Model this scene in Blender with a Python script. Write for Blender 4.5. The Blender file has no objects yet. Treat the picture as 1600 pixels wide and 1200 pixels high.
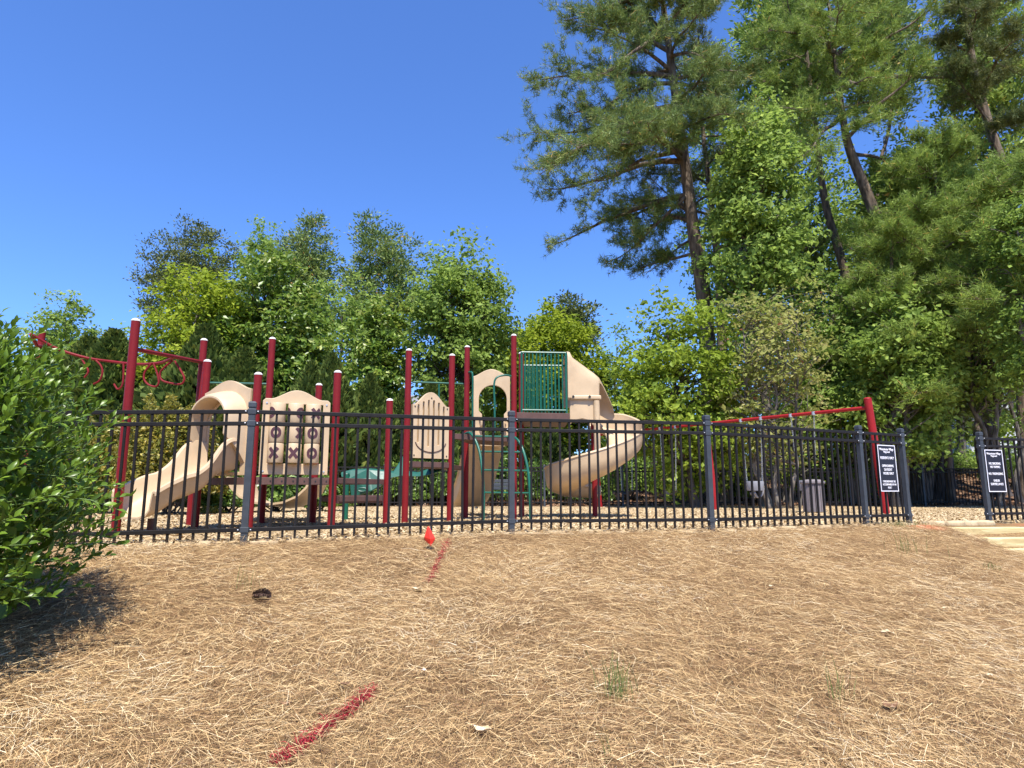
import bpy, bmesh, math, random
import numpy as np
from mathutils import Vector, Matrix

sc = bpy.context.scene
COL = sc.collection
R = math.radians

# ------------------------------------------------------------------ camera, sky, sun, exposure
FPX = 1020.0                       # focal length in pixels of a 1600 px wide frame
PITCH = math.atan(170.0 / FPX)
CAMZ = 0.42                        # the photographer stands on the bank below the playground
cam_d = bpy.data.cameras.new('camera')
cam = bpy.data.objects.new('camera', cam_d); COL.objects.link(cam)
cam_d.sensor_width = 36.0
cam_d.lens = FPX / 1600 * 36.0
cam_d.clip_start = 0.05; cam_d.clip_end = 2000
cam.location = (0, 0, CAMZ)
cam.rotation_euler = (R(90) + PITCH, 0, 0)
sc.camera = cam

SUN_EL, SUN_AZ = 63.0, 172.0       # azimuth clockwise from +Y: behind the camera, slightly right
world = bpy.data.worlds.new('World'); sc.world = world
world.use_nodes = True
wn = world.node_tree
sky = wn.nodes.new('ShaderNodeTexSky')
sky.sky_type = 'NISHITA'; sky.sun_disc = False
sky.sun_elevation = R(SUN_EL); sky.sun_rotation = R(SUN_AZ)
sky.altitude = 300; sky.air_density = 1.0; sky.dust_density = 0.4; sky.ozone_density = 3.5
bg = wn.nodes['Background']; bg.inputs['Strength'].default_value = 0.105
tintn = wn.nodes.new('ShaderNodeMix'); tintn.data_type = 'RGBA'; tintn.blend_type = 'MULTIPLY'; tintn.inputs[0].default_value = 1.0
tintn.inputs[7].default_value = (.70, .99, 1.5, 1)          # deep, clear spring-noon blue, the same all round
wn.links.new(sky.outputs[0], tintn.inputs[6]); wn.links.new(tintn.outputs[2], bg.inputs[0])

sun_d = bpy.data.lights.new('sun', 'SUN'); sun_d.energy = 5.0; sun_d.angle = R(0.5)
sun_d.color = (1.0, 0.955, 0.88)
sun = bpy.data.objects.new('sun', sun_d); COL.objects.link(sun)
se, sa = R(SUN_EL), R(SUN_AZ)
SUNV = Vector((math.cos(se)*math.sin(sa), math.cos(se)*math.cos(sa), math.sin(se)))
sun.rotation_euler = SUNV.to_track_quat('Z', 'Y').to_euler()

vs = sc.view_settings
vs.view_transform = 'Standard'; vs.look = 'None'; vs.gamma = 1.0; vs.use_curve_mapping = False
vs.exposure = 0.8
sc.cycles.max_bounces = 6; sc.cycles.transparent_max_bounces = 4

# ------------------------------------------------------------------ survey helpers (photo -> place)
ct, st = math.cos(PITCH), math.sin(PITCH)
def ray(px, py):
    r, u = (px - 800) / FPX, (600 - py) / FPX
    return np.array((r, ct - u*st, st + u*ct))
def W(px, py, Y):
    d = ray(px, py); k = Y / d[1]
    return (d[0]*k, Y, CAMZ + d[2]*k)
def XG(px, Y, z=0.0):
    dep = Y*ct + (z - CAMZ)*st
    return (px - 800) / FPX * dep
def ZT(py, Y):
    return W(800, py, Y)[2]

FENCE = [(-7.2, 5.25), (-4.82, 5.6), (XG(381, 5.93), 5.93), (XG(799, 6.9), 6.9), (XG(1112, 7.29), 7.29),
         (XG(1354, 8.42), 8.42), (XG(1421, 8.82), 8.82), (XG(1546, 9.33), 9.33), (9.05, 10.0), (11.4, 10.7)]
FXs = np.array([-60] + [p[0] for p in FENCE] + [60.0])
FYs = np.array([4.0] + [p[1] for p in FENCE] + [22.0])
def fence_y(x): return np.interp(x, FXs, FYs)
def sstep(a, b, t):
    t = np.clip((t - a) / (b - a), 0, 1); return t*t*(3 - 2*t)
def lump(x, y):
    return (np.sin(x*2.3 + 1.1*np.sin(y*1.7)) * np.cos(y*2.9 + .7*np.sin(x*1.3)) * .5
            + np.sin(x*5.1 + y*3.3) * np.cos(y*6.1 - x*2.2) * .3)
def base_z(x): return np.interp(x, [-9, -4.8, -2.4, -.3, 60], [-.14, -.085, -.035, 0, 0])
def ground_z(x, y):
    x = np.asarray(x, float); y = np.asarray(y, float)
    s = fence_y(x) - y
    sf = np.clip(s, 0, 12)
    front = -(0.135*sf + 0.004*sf*sf) + lump(x, y)*0.024*sstep(0, .6, s) + .05*sstep(.02, .3, s)*sstep(1.6, .3, s)
    m = sstep(5.5, 5.85, x)                                           # dug out for the timber steps
    front = front*(1-m) + m*np.minimum(-.02 - .13*sstep(8.85, 8.6, y) - .10*sstep(8.42, 8.18, y) - .10*sstep(8.0, 7.78, y), front + .0)
    front = front + base_z(x); 
    right = sstep(1.0, 6.0, x)
    rise = (0.5 + 1.5*right) * sstep(21.5, 36, y) + 3.0*sstep(36, 90, y)
    z = np.where(s > 0, front, base_z(x)*sstep(-1.6, 0, s) + rise + lump(x*.6, y*.6)*.03*sstep(20, 24, y))
    return z
def gz(x, y): return float(ground_z(x, y))
def G(px, py):
    d = ray(px, py); t = 0.5
    while t < 60:
        p = d*t
        if CAMZ + p[2] <= gz(p[0], p[1]): break
        t += 0.01
    return np.array((p[0], p[1], gz(p[0], p[1])))

# ------------------------------------------------------------------ materials
def mat_new(name):
    m = bpy.data.materials.new(name); m.use_nodes = True
    nt = m.node_tree; b = nt.nodes['Principled BSDF']
    return m, nt, b
def ramp(nt, stops):
    r = nt.nodes.new('ShaderNodeValToRGB'); e = r.color_ramp.elements
    while len(e) > 1: e.remove(e[-1])
    e[0].position = stops[0][0]; e[0].color = (*stops[0][1], 1)
    for p, c in stops[1:]:
        n = e.new(p); n.color = (*c, 1)
    return r
def noise(nt, scale, detail=4, rough=.55, vec=None, dist=0):
    n = nt.nodes.new('ShaderNodeTexNoise'); n.inputs['Scale'].default_value = scale
    n.inputs['Detail'].default_value = detail; n.inputs['Roughness'].default_value = rough
    n.inputs['Distortion'].default_value = dist
    if vec is None:
        tc = nt.nodes.new('ShaderNodeTexCoord'); vec = tc.outputs['Object']
    nt.links.new(vec, n.inputs['Vector'])
    return n
def painted(name, col, rough=.4, var=.12, scale=6, bump=.02, spec=.5, metal=0, coat=0):
    m, nt, b = mat_new(name)
    n = noise(nt, scale, 5, .6)
    dk = tuple(c*(1-var) for c in col); lt = tuple(min(1, c*(1+var)) for c in col)
    r = ramp(nt, [(.3, dk), (.7, lt)])
    nt.links.new(n.outputs['Fac'], r.inputs['Fac']); nt.links.new(r.outputs[0], b.inputs['Base Color'])
    n2 = noise(nt, scale*7, 3, .6)
    rr = nt.nodes.new('ShaderNodeMapRange'); rr.inputs['To Min'].default_value = max(0, rough-.1); rr.inputs['To Max'].default_value = rough+.14
    nt.links.new(n2.outputs['Fac'], rr.inputs['Value']); nt.links.new(rr.outputs[0], b.inputs['Roughness'])
    b.inputs['Specular IOR Level'].default_value = spec; b.inputs['Metallic'].default_value = metal
    b.inputs['Coat Weight'].default_value = coat
    if bump:
        bp = nt.nodes.new('ShaderNodeBump'); bp.inputs['Strength'].default_value = bump*6; bp.inputs['Distance'].default_value = .004
        n3 = noise(nt, 160, 3, .6); nt.links.new(n3.outputs['Fac'], bp.inputs['Height']); nt.links.new(bp.outputs[0], b.inputs['Normal'])
    return m
def leafmat(name, stops, trans=.35, rough=.5, spec=.4):
    m, nt, b = mat_new(name)
    a = nt.nodes.new('ShaderNodeAttribute'); a.attribute_name = 'tint'
    r = ramp(nt, stops); nt.links.new(a.outputs['Fac'], r.inputs['Fac'])
    nt.links.new(r.outputs[0], b.inputs['Base Color'])
    b.inputs['Roughness'].default_value = rough + .08; b.inputs['Specular IOR Level'].default_value = spec*.5
    if trans > 0:
        t = nt.nodes.new('ShaderNodeBsdfTranslucent')
        hs = nt.nodes.new('ShaderNodeHueSaturation'); hs.inputs['Value'].default_value = 1.5; hs.inputs['Saturation'].default_value = .98
        nt.links.new(r.outputs[0], hs.inputs['Color']); nt.links.new(hs.outputs[0], t.inputs['Color'])
        mx = nt.nodes.new('ShaderNodeMixShader'); mx.inputs[0].default_value = trans
        nt.links.new(b.outputs[0], mx.inputs[1]); nt.links.new(t.outputs[0], mx.inputs[2])
        nt.links.new(mx.outputs[0], nt.nodes['Material Output'].inputs['Surface'])
    return m
def barkmat(name, c0, c1, c2, zs=.25):
    m, nt, b = mat_new(name)
    tc = nt.nodes.new('ShaderNodeTexCoord'); mp = nt.nodes.new('ShaderNodeMapping')
    mp.inputs['Scale'].default_value = (1, 1, zs); nt.links.new(tc.outputs['Object'], mp.inputs['Vector'])
    v = nt.nodes.new('ShaderNodeTexVoronoi'); v.inputs['Scale'].default_value = 9; nt.links.new(mp.outputs[0], v.inputs['Vector'])
    n = noise(nt, 14, 6, .65, mp.outputs[0], .4)
    mxn = nt.nodes.new('ShaderNodeMath'); mxn.operation = 'MULTIPLY_ADD'; mxn.inputs[1].default_value = .55
    nt.links.new(n.outputs['Fac'], mxn.inputs[0])
    mm = nt.nodes.new('ShaderNodeMath'); mm.operation = 'MULTIPLY'; mm.inputs[1].default_value = .6
    nt.links.new(v.outputs['Distance'], mm.inputs[0]); nt.links.new(mm.outputs[0], mxn.inputs[2])
    r = ramp(nt, [(.25, c0), (.5, c1), (.8, c2)]); nt.links.new(mxn.outputs[0], r.inputs['Fac'])
    nt.links.new(r.outputs[0], b.inputs['Base Color']); b.inputs['Roughness'].default_value = .9
    bp = nt.nodes.new('ShaderNodeBump'); bp.inputs['Strength'].default_value = .9; bp.inputs['Distance'].default_value = .04
    nt.links.new(mxn.outputs[0], bp.inputs['Height']); nt.links.new(bp.outputs[0], b.inputs['Normal'])
    return m

M = {}
M['red'] = painted('red_paint', (.19, .010, .012), .5, .12, 5, .01, .22)
M['red_swing'] = painted('bright_red_paint', (.30, .012, .014), .5, .12, 5, .01, .25)
M['cap'] = painted('cap_plastic', (.66, .60, .56), .45, .08)
M['beige'] = painted('beige_plastic', (.55, .40, .24), .45, .11, 3.2, .03, .4)
M['brown'] = painted('brown_coating', (.105, .056, .045), .6, .2, 9, .03, .3)
M['maroon'] = painted('maroon_print', (.085, .030, .035), .5, .1)
M['green'] = painted('green_coating', (.006, .095, .055), .35, .15, 6, .01, .5)
M['teal'] = painted('green_plastic', (.008, .085, .055), .45, .12, 3, .02, .55)
M['fence'] = painted('black_fence_coating', (.013, .011, .010), .55, .25, 12, .01, .25)
M['fpost'] = painted('grey_fence_post_coating', (.045, .052, .060), .5, .18, 12, .02, .4)
M['bolt'] = painted('zinc', (.55, .55, .56), .35, .1, 20, 0, .5, .4)
M['chain'] = painted('galvanised_chain', (.45, .45, .44), .4, .2, 40, 0, .5, .5)
M['sign'] = painted('sign_black', (.012, .010, .018), .35, .1, 10, 0, .4)
M['white'] = painted('white_print', (.82, .81, .84), .5, .04, 10, 0, .3)
M['grey_pl'] = painted('grey_plastic', (.26, .26, .275), .5, .1, 8, .02, .3)
M['can'] = painted('taupe_recycled_plastic', (.19, .165, .165), .6, .15, 8, .03, .3)
M['rubber'] = painted('black_rubber', (.012, .012, .013), .6, .2)
M['flag'] = painted('red_vinyl', (.72, .035, .018), .45, .1, 20, .02, .4)
M['stake'] = painted('wire', (.3, .3, .3), .4, .1, 20, 0, .5, .5)
M['pine_bark'] = barkmat('pine_bark', (.03, .022, .016), (.10, .070, .046), (.20, .145, .10))
M['grey_bark'] = barkmat('grey_bark', (.04, .033, .026), (.11, .092, .07), (.21, .18, .145), .35)
M['dark_bark'] = barkmat('dark_bark', (.02, .016, .013), (.06, .046, .036), (.11, .085, .07))
M['pine_n'] = leafmat('pine_needles', [(0, (0.066, 0.114, 0.034)), (.55, (0.170, 0.232, 0.058)), (.9, (0.309, 0.354, 0.092)), (1, (0.559, 0.315, 0.092))], .22, .45, .4)
M['pine_warm'] = leafmat('pine_needles_new', [(0, (0.106, 0.168, 0.030)), (.55, (0.230, 0.311, 0.057)), (.9, (0.353, 0.433, 0.089)), (1, (0.598, 0.369, 0.101))], .25, .45, .4)
M['pine_d'] = leafmat('pine_needles_dark', [(0, (0.056, 0.081, 0.024)), (.6, (0.136, 0.160, 0.044)), (1, (0.249, 0.244, 0.068))], .15, .5, .35)
M['lime'] = leafmat('lime_leaves', [(0, (0.123, 0.186, 0.018)), (.6, (0.246, 0.320, 0.032)), (1, (0.374, 0.454, 0.070))], .4, .45, .4)
M['yellow'] = leafmat('yellow_green_leaves', [(0, (0.134, 0.191, 0.014)), (.6, (0.266, 0.329, 0.022)), (1, (0.400, 0.453, 0.056))], .4, .5, .3)
M['mid'] = leafmat('mid_green_leaves', [(0, (0.092, 0.151, 0.022)), (.6, (0.190, 0.279, 0.046)), (1, (0.311, 0.419, 0.083))], .38, .42, .45)
M['fresh'] = leafmat('fresh_green_leaves', [(0, (0.125, 0.185, 0.033)), (.6, (0.241, 0.336, 0.064)), (1, (0.377, 0.466, 0.103))], .42, .45, .4)
M['glossy'] = leafmat('glossy_leaves', [(0, (0.070, 0.134, 0.015)), (.6, (0.171, 0.251, 0.032)), (.88, (0.341, 0.374, 0.074)), (1, (0.607, 0.648, 0.253))], .3, .28, .75)
M['red_y'] = leafmat('yellow_red_leaves', [(0, (.17, .20, .04)), (.55, (.29, .30, .08)), (.9, (.44, .40, .16)), (1, (.32, .14, .07))], .4, .5, .3)
M['cedar'] = leafmat('cedar_foliage', [(0, (0.044, 0.073, 0.015)), (.6, (0.099, 0.138, 0.027)), (1, (0.189, 0.202, 0.039))], .15, .6, .25)
M['golden'] = leafmat('golden_shrub_leaves', [(0, (0.090, 0.106, 0.014)), (.5, (0.194, 0.177, 0.022)), (.85, (0.389, 0.296, 0.045)), (1, (0.600, 0.507, 0.158))], .3, .35, .6)
M['laurel'] = leafmat('laurel_leaves', [(0, (0.061, 0.112, 0.018)), (.6, (0.134, 0.211, 0.035)), (1, (0.267, 0.366, 0.077))], .3, .27, .7)
M['bush'] = leafmat('bush_leaves', [(0, (0.058, 0.105, 0.009)), (.55, (0.119, 0.196, 0.018)), (1, (0.212, 0.321, 0.039))], .26, .26, .6)
M['stem'] = painted('green_stem', (.10, .16, .04), .6, .2)
M['grass'] = leafmat('weed_leaves', [(0, (.10, .15, .03)), (1, (.24, .27, .10))], .35, .6, .3)
M['needle'] = leafmat('dry_pine_needles', [(0, (.095, .05, .024)), (.2, (.30, .17, .078)), (.5, (.56, .37, .165)), (.8, (.72, .53, .275)), (1, (.80, .68, .47))], 0, .5, .4)
M['paint_needle'] = leafmat('sprayed_needles', [(0, (.20, .012, .02)), (1, (.42, .028, .045))], 0, .55, .3)
M['chip'] = leafmat('wood_chips', [(0, (.24, .15, .07)), (.4, (.43, .31, .16)), (1, (.62, .49, .31))], 0, .7, .2)
M['dryleaf'] = leafmat('dry_leaves', [(0, (.11, .055, .03)), (.5, (.26, .14, .075)), (1, (.46, .31, .20))], .1, .6, .3)
M['paleleaf'] = leafmat('pale_dry_leaf', [(0, (.55, .40, .22)), (1, (.75, .62, .42))], .1, .6, .3)
M['cone'] = painted('pine_cone', (.11, .06, .04), .7, .3, 40)
M['paper'] = painted('white_scrap', (.82, .82, .84), .6, .03)
M['siding'] = painted('white_siding', (.62, .62, .63), .6, .05, 3)
M['shingle'] = painted('grey_shingles', (.19, .19, .20), .8, .2, 14)
M['glass'] = painted('window_glass', (.05, .06, .08), .12, .1, 2, 0, .6)
M['steel'] = painted('grey_bench_metal', (.05, .055, .06), .5, .1, 10)
M['stone'] = painted('edging_stone', (.48, .37, .22), .8, .25, 9, .1, .3)

def timber_mat():
    m, nt, b = mat_new('landscape_timber')
    tc = nt.nodes.new('ShaderNodeTexCoord'); mp = nt.nodes.new('ShaderNodeMapping'); mp.inputs['Scale'].default_value = (.7, 6, 6)
    nt.links.new(tc.outputs['Object'], mp.inputs['Vector'])
    n = noise(nt, 4, 6, .6, mp.outputs[0], .6)
    r = ramp(nt, [(.25, (.38, .27, .11)), (.5, (.60, .47, .22)), (.75, (.74, .62, .34))])
    nt.links.new(n.outputs['Fac'], r.inputs['Fac']); nt.links.new(r.outputs[0], b.inputs['Base Color']); b.inputs['Roughness'].default_value = .75
    bp = nt.nodes.new('ShaderNodeBump'); bp.inputs['Strength'].default_value = .5; bp.inputs['Distance'].default_value = .01
    nt.links.new(n.outputs['Fac'], bp.inputs['Height']); nt.links.new(bp.outputs[0], b.inputs['Normal'])
    return m
M['timber'] = timber_mat()

def ground_mat():
    m, nt, b = mat_new('ground_surface')
    def zone(nm):
        a = nt.nodes.new('ShaderNodeAttribute'); a.attribute_name = nm; return a.outputs['Fac']
    tc = nt.nodes.new('ShaderNodeTexCoord'); v = tc.outputs['Object']
    # pine straw
    n1 = noise(nt, 1.3, 5, .6, v); n2 = noise(nt, 38, 6, .75, v, 1.5)
    ms = nt.nodes.new('ShaderNodeMath'); ms.operation = 'MULTIPLY_ADD'; ms.inputs[1].default_value = .3
    nt.links.new(n1.outputs['Fac'], ms.inputs[0])
    m2 = nt.nodes.new('ShaderNodeMath'); m2.operation = 'MULTIPLY'; m2.inputs[1].default_value = .7
    nt.links.new(n2.outputs['Fac'], m2.inputs[0]); nt.links.new(m2.outputs[0], ms.inputs[2])
    straw = ramp(nt, [(.34, (.06, .032, .016)), (.48, (.24, .145, .066)), (.62, (.43, .285, .13))]); nt.links.new(ms.outputs[0], straw.inputs['Fac'])
    # wood chips
    vo = nt.nodes.new('ShaderNodeTexVoronoi'); vo.inputs['Scale'].default_value = 26; nt.links.new(v, vo.inputs['Vector'])
    n3 = noise(nt, .9, 4, .6, v)
    mix = nt.nodes.new('ShaderNodeMix'); mix.data_type = 'RGBA'
    chips = ramp(nt, [(0, (.27, .175, .085)), (.5, (.42, .30, .16)), (1, (.56, .43, .26))])
    sep = nt.nodes.new('ShaderNodeSeparateColor'); nt.links.new(vo.outputs['Color'], sep.inputs[0]); nt.links.new(sep.outputs[0], chips.inputs['Fac'])
    # litter
    n4 = noise(nt, 9, 7, .75, v, .8)
    lit = ramp(nt, [(.3, (.055, .032, .02)), (.5, (.16, .095, .055)), (.7, (.30, .19, .12))]); nt.links.new(n4.outputs['Fac'], lit.inputs['Fac'])
    clay = ramp(nt, [(.3, (.34, .105, .045)), (.7, (.55, .22, .11))]); nt.links.new(n4.outputs['Fac'], clay.inputs['Fac'])
    grass = ramp(nt, [(.3, (.03, .05, .015)), (.7, (.08, .11, .03))]); nt.links.new(n4.outputs['Fac'], grass.inputs['Fac'])
    cur = straw.outputs[0]
    for nm, col in (('mulch', chips), ('litter', lit), ('clay', clay), ('turf', grass)):
        mx = nt.nodes.new('ShaderNodeMix'); mx.data_type = 'RGBA'
        nt.links.new(zone(nm), mx.inputs[0]); nt.links.new(cur, mx.inputs[6]); nt.links.new(col.outputs[0], mx.inputs[7]); cur = mx.outputs[2]
    nt.links.new(cur, b.inputs['Base Color']); b.inputs['Roughness'].default_value = .95; b.inputs['Specular IOR Level'].default_value = .15
    bp = nt.nodes.new('ShaderNodeBump'); bp.inputs['Strength'].default_value = .8; bp.inputs['Distance'].default_value = .03
    nt.links.new(n2.outputs['Fac'], bp.inputs['Height']); nt.links.new(bp.outputs[0], b.inputs['Normal'])
    return m
M['ground'] = ground_mat()

# ------------------------------------------------------------------ object helpers
ORG = {}
def tag(o, label=None, cat=None, group=None, kind=None):
    if label: o['label'] = label
    if cat: o['category'] = cat
    if group: o['group'] = group
    if kind: o['kind'] = kind
    return o
def thing(name, loc, label, cat, group=None):
    o = bpy.data.objects.new(name, None); COL.objects.link(o); o.location = loc
    o.empty_display_size = .1
    ORG[o] = Vector(loc); return tag(o, label, cat, group)
def link(name, me, mats, parent=None, loc=None):
    o = bpy.data.objects.new(name, me); COL.objects.link(o)
    if not isinstance(mats, (list, tuple)): mats = [mats]
    if len(me.materials) == 0:
        for x in mats: me.materials.append(x)
    if parent is not None:
        o.parent = parent; ORG[o] = ORG[parent]
    else: ORG[o] = Vector((0, 0, 0))
    if loc is not None: o.location = loc
    return o
def off(parent): return ORG[parent] if parent is not None else Vector((0, 0, 0))
def fast_mesh(name, verts, faces, smooth=False, tint=None):
    """verts (n,3), faces (m,k) with k = 3 or 4"""
    verts = np.asarray(verts, np.float32); faces = np.asarray(faces, np.int32)
    me = bpy.data.meshes.new(name); k = faces.shape[1]
    me.vertices.add(len(verts)); me.vertices.foreach_set('co', verts.ravel())
    me.loops.add(faces.size); me.loops.foreach_set('vertex_index', faces.ravel())
    me.polygons.add(len(faces)); me.polygons.foreach_set('loop_start', np.arange(0, faces.size, k, dtype=np.int32))
    me.polygons.foreach_set('use_smooth', np.full(len(faces), smooth))
    me.update(calc_edges=True)
    if tint is not None:
        a = me.attributes.new('tint', 'FLOAT', 'FACE'); a.data.foreach_set('value', np.asarray(tint, np.float32))
    return me
def add(name, vf, mat, parent=None, smooth=False, bevel=0, mats_idx=None, auto=False):
    v, f = vf
    o3 = off(parent)
    me = bpy.data.meshes.new(name)
    me.from_pydata([(p[0]-o3[0], p[1]-o3[1], p[2]-o3[2]) for p in v], [], [tuple(x) for x in f])
    if smooth:
        me.polygons.foreach_set('use_smooth', [True]*len(me.polygons))
        if len(me.polygons) < 6000: me.set_sharp_from_angle(angle=R(38))
    if mats_idx is not None: me.polygons.foreach_set('material_index', mats_idx)
    me.update()
    o = link(name, me, mat, parent)
    if bevel:
        b = o.modifiers.new('bevel', 'BEVEL'); b.width = bevel; b.segments = 2; b.limit_method = 'ANGLE'; b.angle_limit = R(40)
        b.harden_normals = False
    if auto:
        fa = np.zeros(len(me.edges), bool)
    return o
def merge(*vfs):
    V, F = [], []
    for v, f in vfs:
        n = len(V); V += [tuple(p) for p in v]; F += [tuple(i+n for i in x) for x in f]
    return V, F
def frame(t):
    t = Vector(t).normalized(); a = Vector((0, 0, 1)) if abs(t.z) < .95 else Vector((1, 0, 0))
    u = t.cross(a).normalized(); w = u.cross(t).normalized(); return u, w
def tube(pts, rad, n=8, cap=True):
    P = [Vector(p) for p in pts]; m = len(P)
    if not isinstance(rad, (list, tuple, np.ndarray)): rad = [rad]*m
    V, F = [], []; u = None
    for i, p in enumerate(P):
        t = (P[min(i+1, m-1)] - P[max(i-1, 0)])
        if t.length < 1e-9: t = Vector((0, 0, 1))
        t.normalize()
        if u is None: u, w = frame(t)
        else:
            u = (u - t*u.dot(t)); u = u.normalized() if u.length > 1e-6 else frame(t)[0]
            w = u.cross(t).normalized()
        for k in range(n):
            a = 2*math.pi*k/n; V.append(tuple(p + (u*math.cos(a) + w*math.sin(a))*rad[i]))
    for i in range(m-1):
        for k in range(n):
            a, b = i*n+k, i*n+(k+1) % n; F.append((a, b, b+n, a+n))
    if cap: F.append(tuple(range(n))[::-1]); F.append(tuple((m-1)*n+k for k in range(n)))
    return V, F
def curve_pts(ctrl, n=8):
    """Catmull-Rom through control points"""
    C = [Vector(c) for c in ctrl]; C = [C[0]*2-C[1]] + C + [C[-1]*2-C[-2]]
    out = []
    for i in range(1, len(C)-2):
        for k in range(n):
            t = k/n; a, b, c, d = C[i-1:i+3]
            out.append(.5*((2*b) + (c-a)*t + (2*a-5*b+4*c-d)*t*t + (3*b-a-3*c+d)*t**3))
    out.append(C[-2]); return out
def box(c, s, ax=(1, 0, 0), up=(0, 0, 1)):
    """box centred at c, size s = (along ax, across, up)"""
    x = Vector(ax).normalized(); z = Vector(up); y = z.cross(x).normalized(); z = x.cross(y).normalized()
    c = Vector(c); V = []
    for k in (-.5, .5):
        for j, i in ((-.5, -.5), (-.5, .5), (.5, .5), (.5, -.5)):
            V.append(tuple(c + x*i*s[0] + y*j*s[1] + z*k*s[2]))
    return V, [(3, 2, 1, 0), (4, 5, 6, 7), (0, 1, 5, 4), (1, 2, 6, 5), (2, 3, 7, 6), (3, 0, 4, 7)]
def bar(a, b, w, h, up=(0, 0, 1)):
    a, b = Vector(a), Vector(b); return box((a+b)/2, ((b-a).length, w, h), b-a, up)
def loft(rings, closed=True, caps=True):
    n = len(rings[0]); V = [tuple(p) for r in rings for p in r]; F = []
    for i in range(len(rings)-1):
        for k in range(n if closed else n-1):
            a, b = i*n+k, i*n+(k+1) % n; F.append((a, b, b+n, a+n))
    if caps and closed:
        F.append(tuple(range(n))[::-1]); F.append(tuple((len(rings)-1)*n+k for k in range(n)))
    return V, F
def plate(name, outline, holes, thick, org, ax, mat, parent, bevel=.006, curve=None):
    """flat panel with holes; outline in (u, v): u along ax, v up; faces +-(ax x up)"""
    bm = bmesh.new()
    def loop(pts):
        vv = [bm.verts.new((p[0], 0, p[1])) for p in pts]
        return [bm.edges.new((vv[i], vv[(i+1) % len(vv)])) for i in range(len(vv))]
    ed = loop(outline)
    for h in holes: ed += loop(h)
    bmesh.ops.triangle_fill(bm, use_beauty=True, use_dissolve=False, edges=ed)
    r = bmesh.ops.extrude_face_region(bm, geom=bm.faces[:])
    for v in [g for g in r['geom'] if isinstance(g, bmesh.types.BMVert)]: v.co.y += thick
    for v in bm.verts: v.co.y -= thick/2
    bmesh.ops.recalc_face_normals(bm, faces=bm.faces[:])
    bmesh.ops.dissolve_limit(bm, angle_limit=R(1), verts=bm.verts[:], edges=bm.edges[:])
    x = Vector(ax).normalized(); y = Vector((0, 0, 1)).cross(x)
    o3 = Vector(org) - off(parent)
    for v in bm.verts:
        c = v.co.copy(); d = curve(c.x, c.z) if curve else 0
        v.co = o3 + x*c.x + y*(c.y + d) + Vector((0, 0, c.z))
    me = bpy.data.meshes.new(name); bm.to_mesh(me); bm.free()
    o = link(name, me, mat, parent)
    if bevel:
        b = o.modifiers.new('bevel', 'BEVEL'); b.width = bevel; b.segments = 2; b.limit_method = 'ANGLE'; b.angle_limit = R(40)
    return o
def arc(cx, cy, rx, ry, a0, a1, n): return [(cx + rx*math.cos(R(a0+(a1-a0)*i/n)), cy + ry*math.sin(R(a0+(a1-a0)*i/n))) for i in range(n+1)]
def dome(c, r, h, n=16, m=4):
    rings = []
    for i in range(m+1):
        a = math.pi/2*i/m; rr = max(r*math.cos(a), .0005)
        rings.append([(c[0]+rr*math.cos(2*math.pi*k/n), c[1]+rr*math.sin(2*math.pi*k/n), c[2]+h*math.sin(a)) for k in range(n)])
    return loft(rings)
def unit(a): return a / np.maximum(np.linalg.norm(a, axis=-1, keepdims=True), 1e-9)

# ------------------------------------------------------------------ ground
def axis(lo, hi, f0, f1, step, ncoarse):
    fine = np.arange(f0, f1 + 1e-6, step)
    a = f0 - (f0 - lo) * (np.linspace(0, 1, ncoarse)[1:] ** 2.2); b = f1 + (hi - f1) * (np.linspace(0, 1, ncoarse)[1:] ** 2.2)
    return np.concatenate([a[::-1], fine, b])
gx = axis(-220, 220, -9, 12, .13, 34); gy = axis(-60, 420, 0, 13, .1, 40)
GX, GY = np.meshgrid(gx, gy)
GZ = ground_z(GX, GY)
nx, ny = len(gx), len(gy)
idx = np.arange(nx*ny).reshape(ny, nx)
gf = np.stack([idx[:-1, :-1], idx[:-1, 1:], idx[1:, 1:], idx[1:, :-1]], -1).reshape(-1, 4)
me = fast_mesh('ground', np.stack([GX, GY, GZ], -1).reshape(-1, 3), gf, True)
sgn = GY - fence_y(GX)
zones = {'mulch': sstep(-.02, .12, sgn), 'litter': sstep(20.6, 21.6, GY + lump(GX, GY)), 'turf': sstep(34, 42, GY) * .8,
         'clay': np.maximum(np.exp(-(((GX-XG(1435, 8.5))/.32)**2 + ((GY-8.45)/.26)**2)*1.5), np.exp(-(((GX-7.55)/.85)**2 + ((GY-9.2)/.35)**2)*1.5))}
zones['clay'] = sstep(.25, .6, zones['clay'] + .2*lump(GX*3, GY*3))
for k, z in zones.items():
    a = me.attributes.new(k, 'FLOAT', 'POINT'); a.data.foreach_set('value', z.astype(np.float32).ravel())
tag(link('ground', me, M['ground']), kind='structure')

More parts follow.
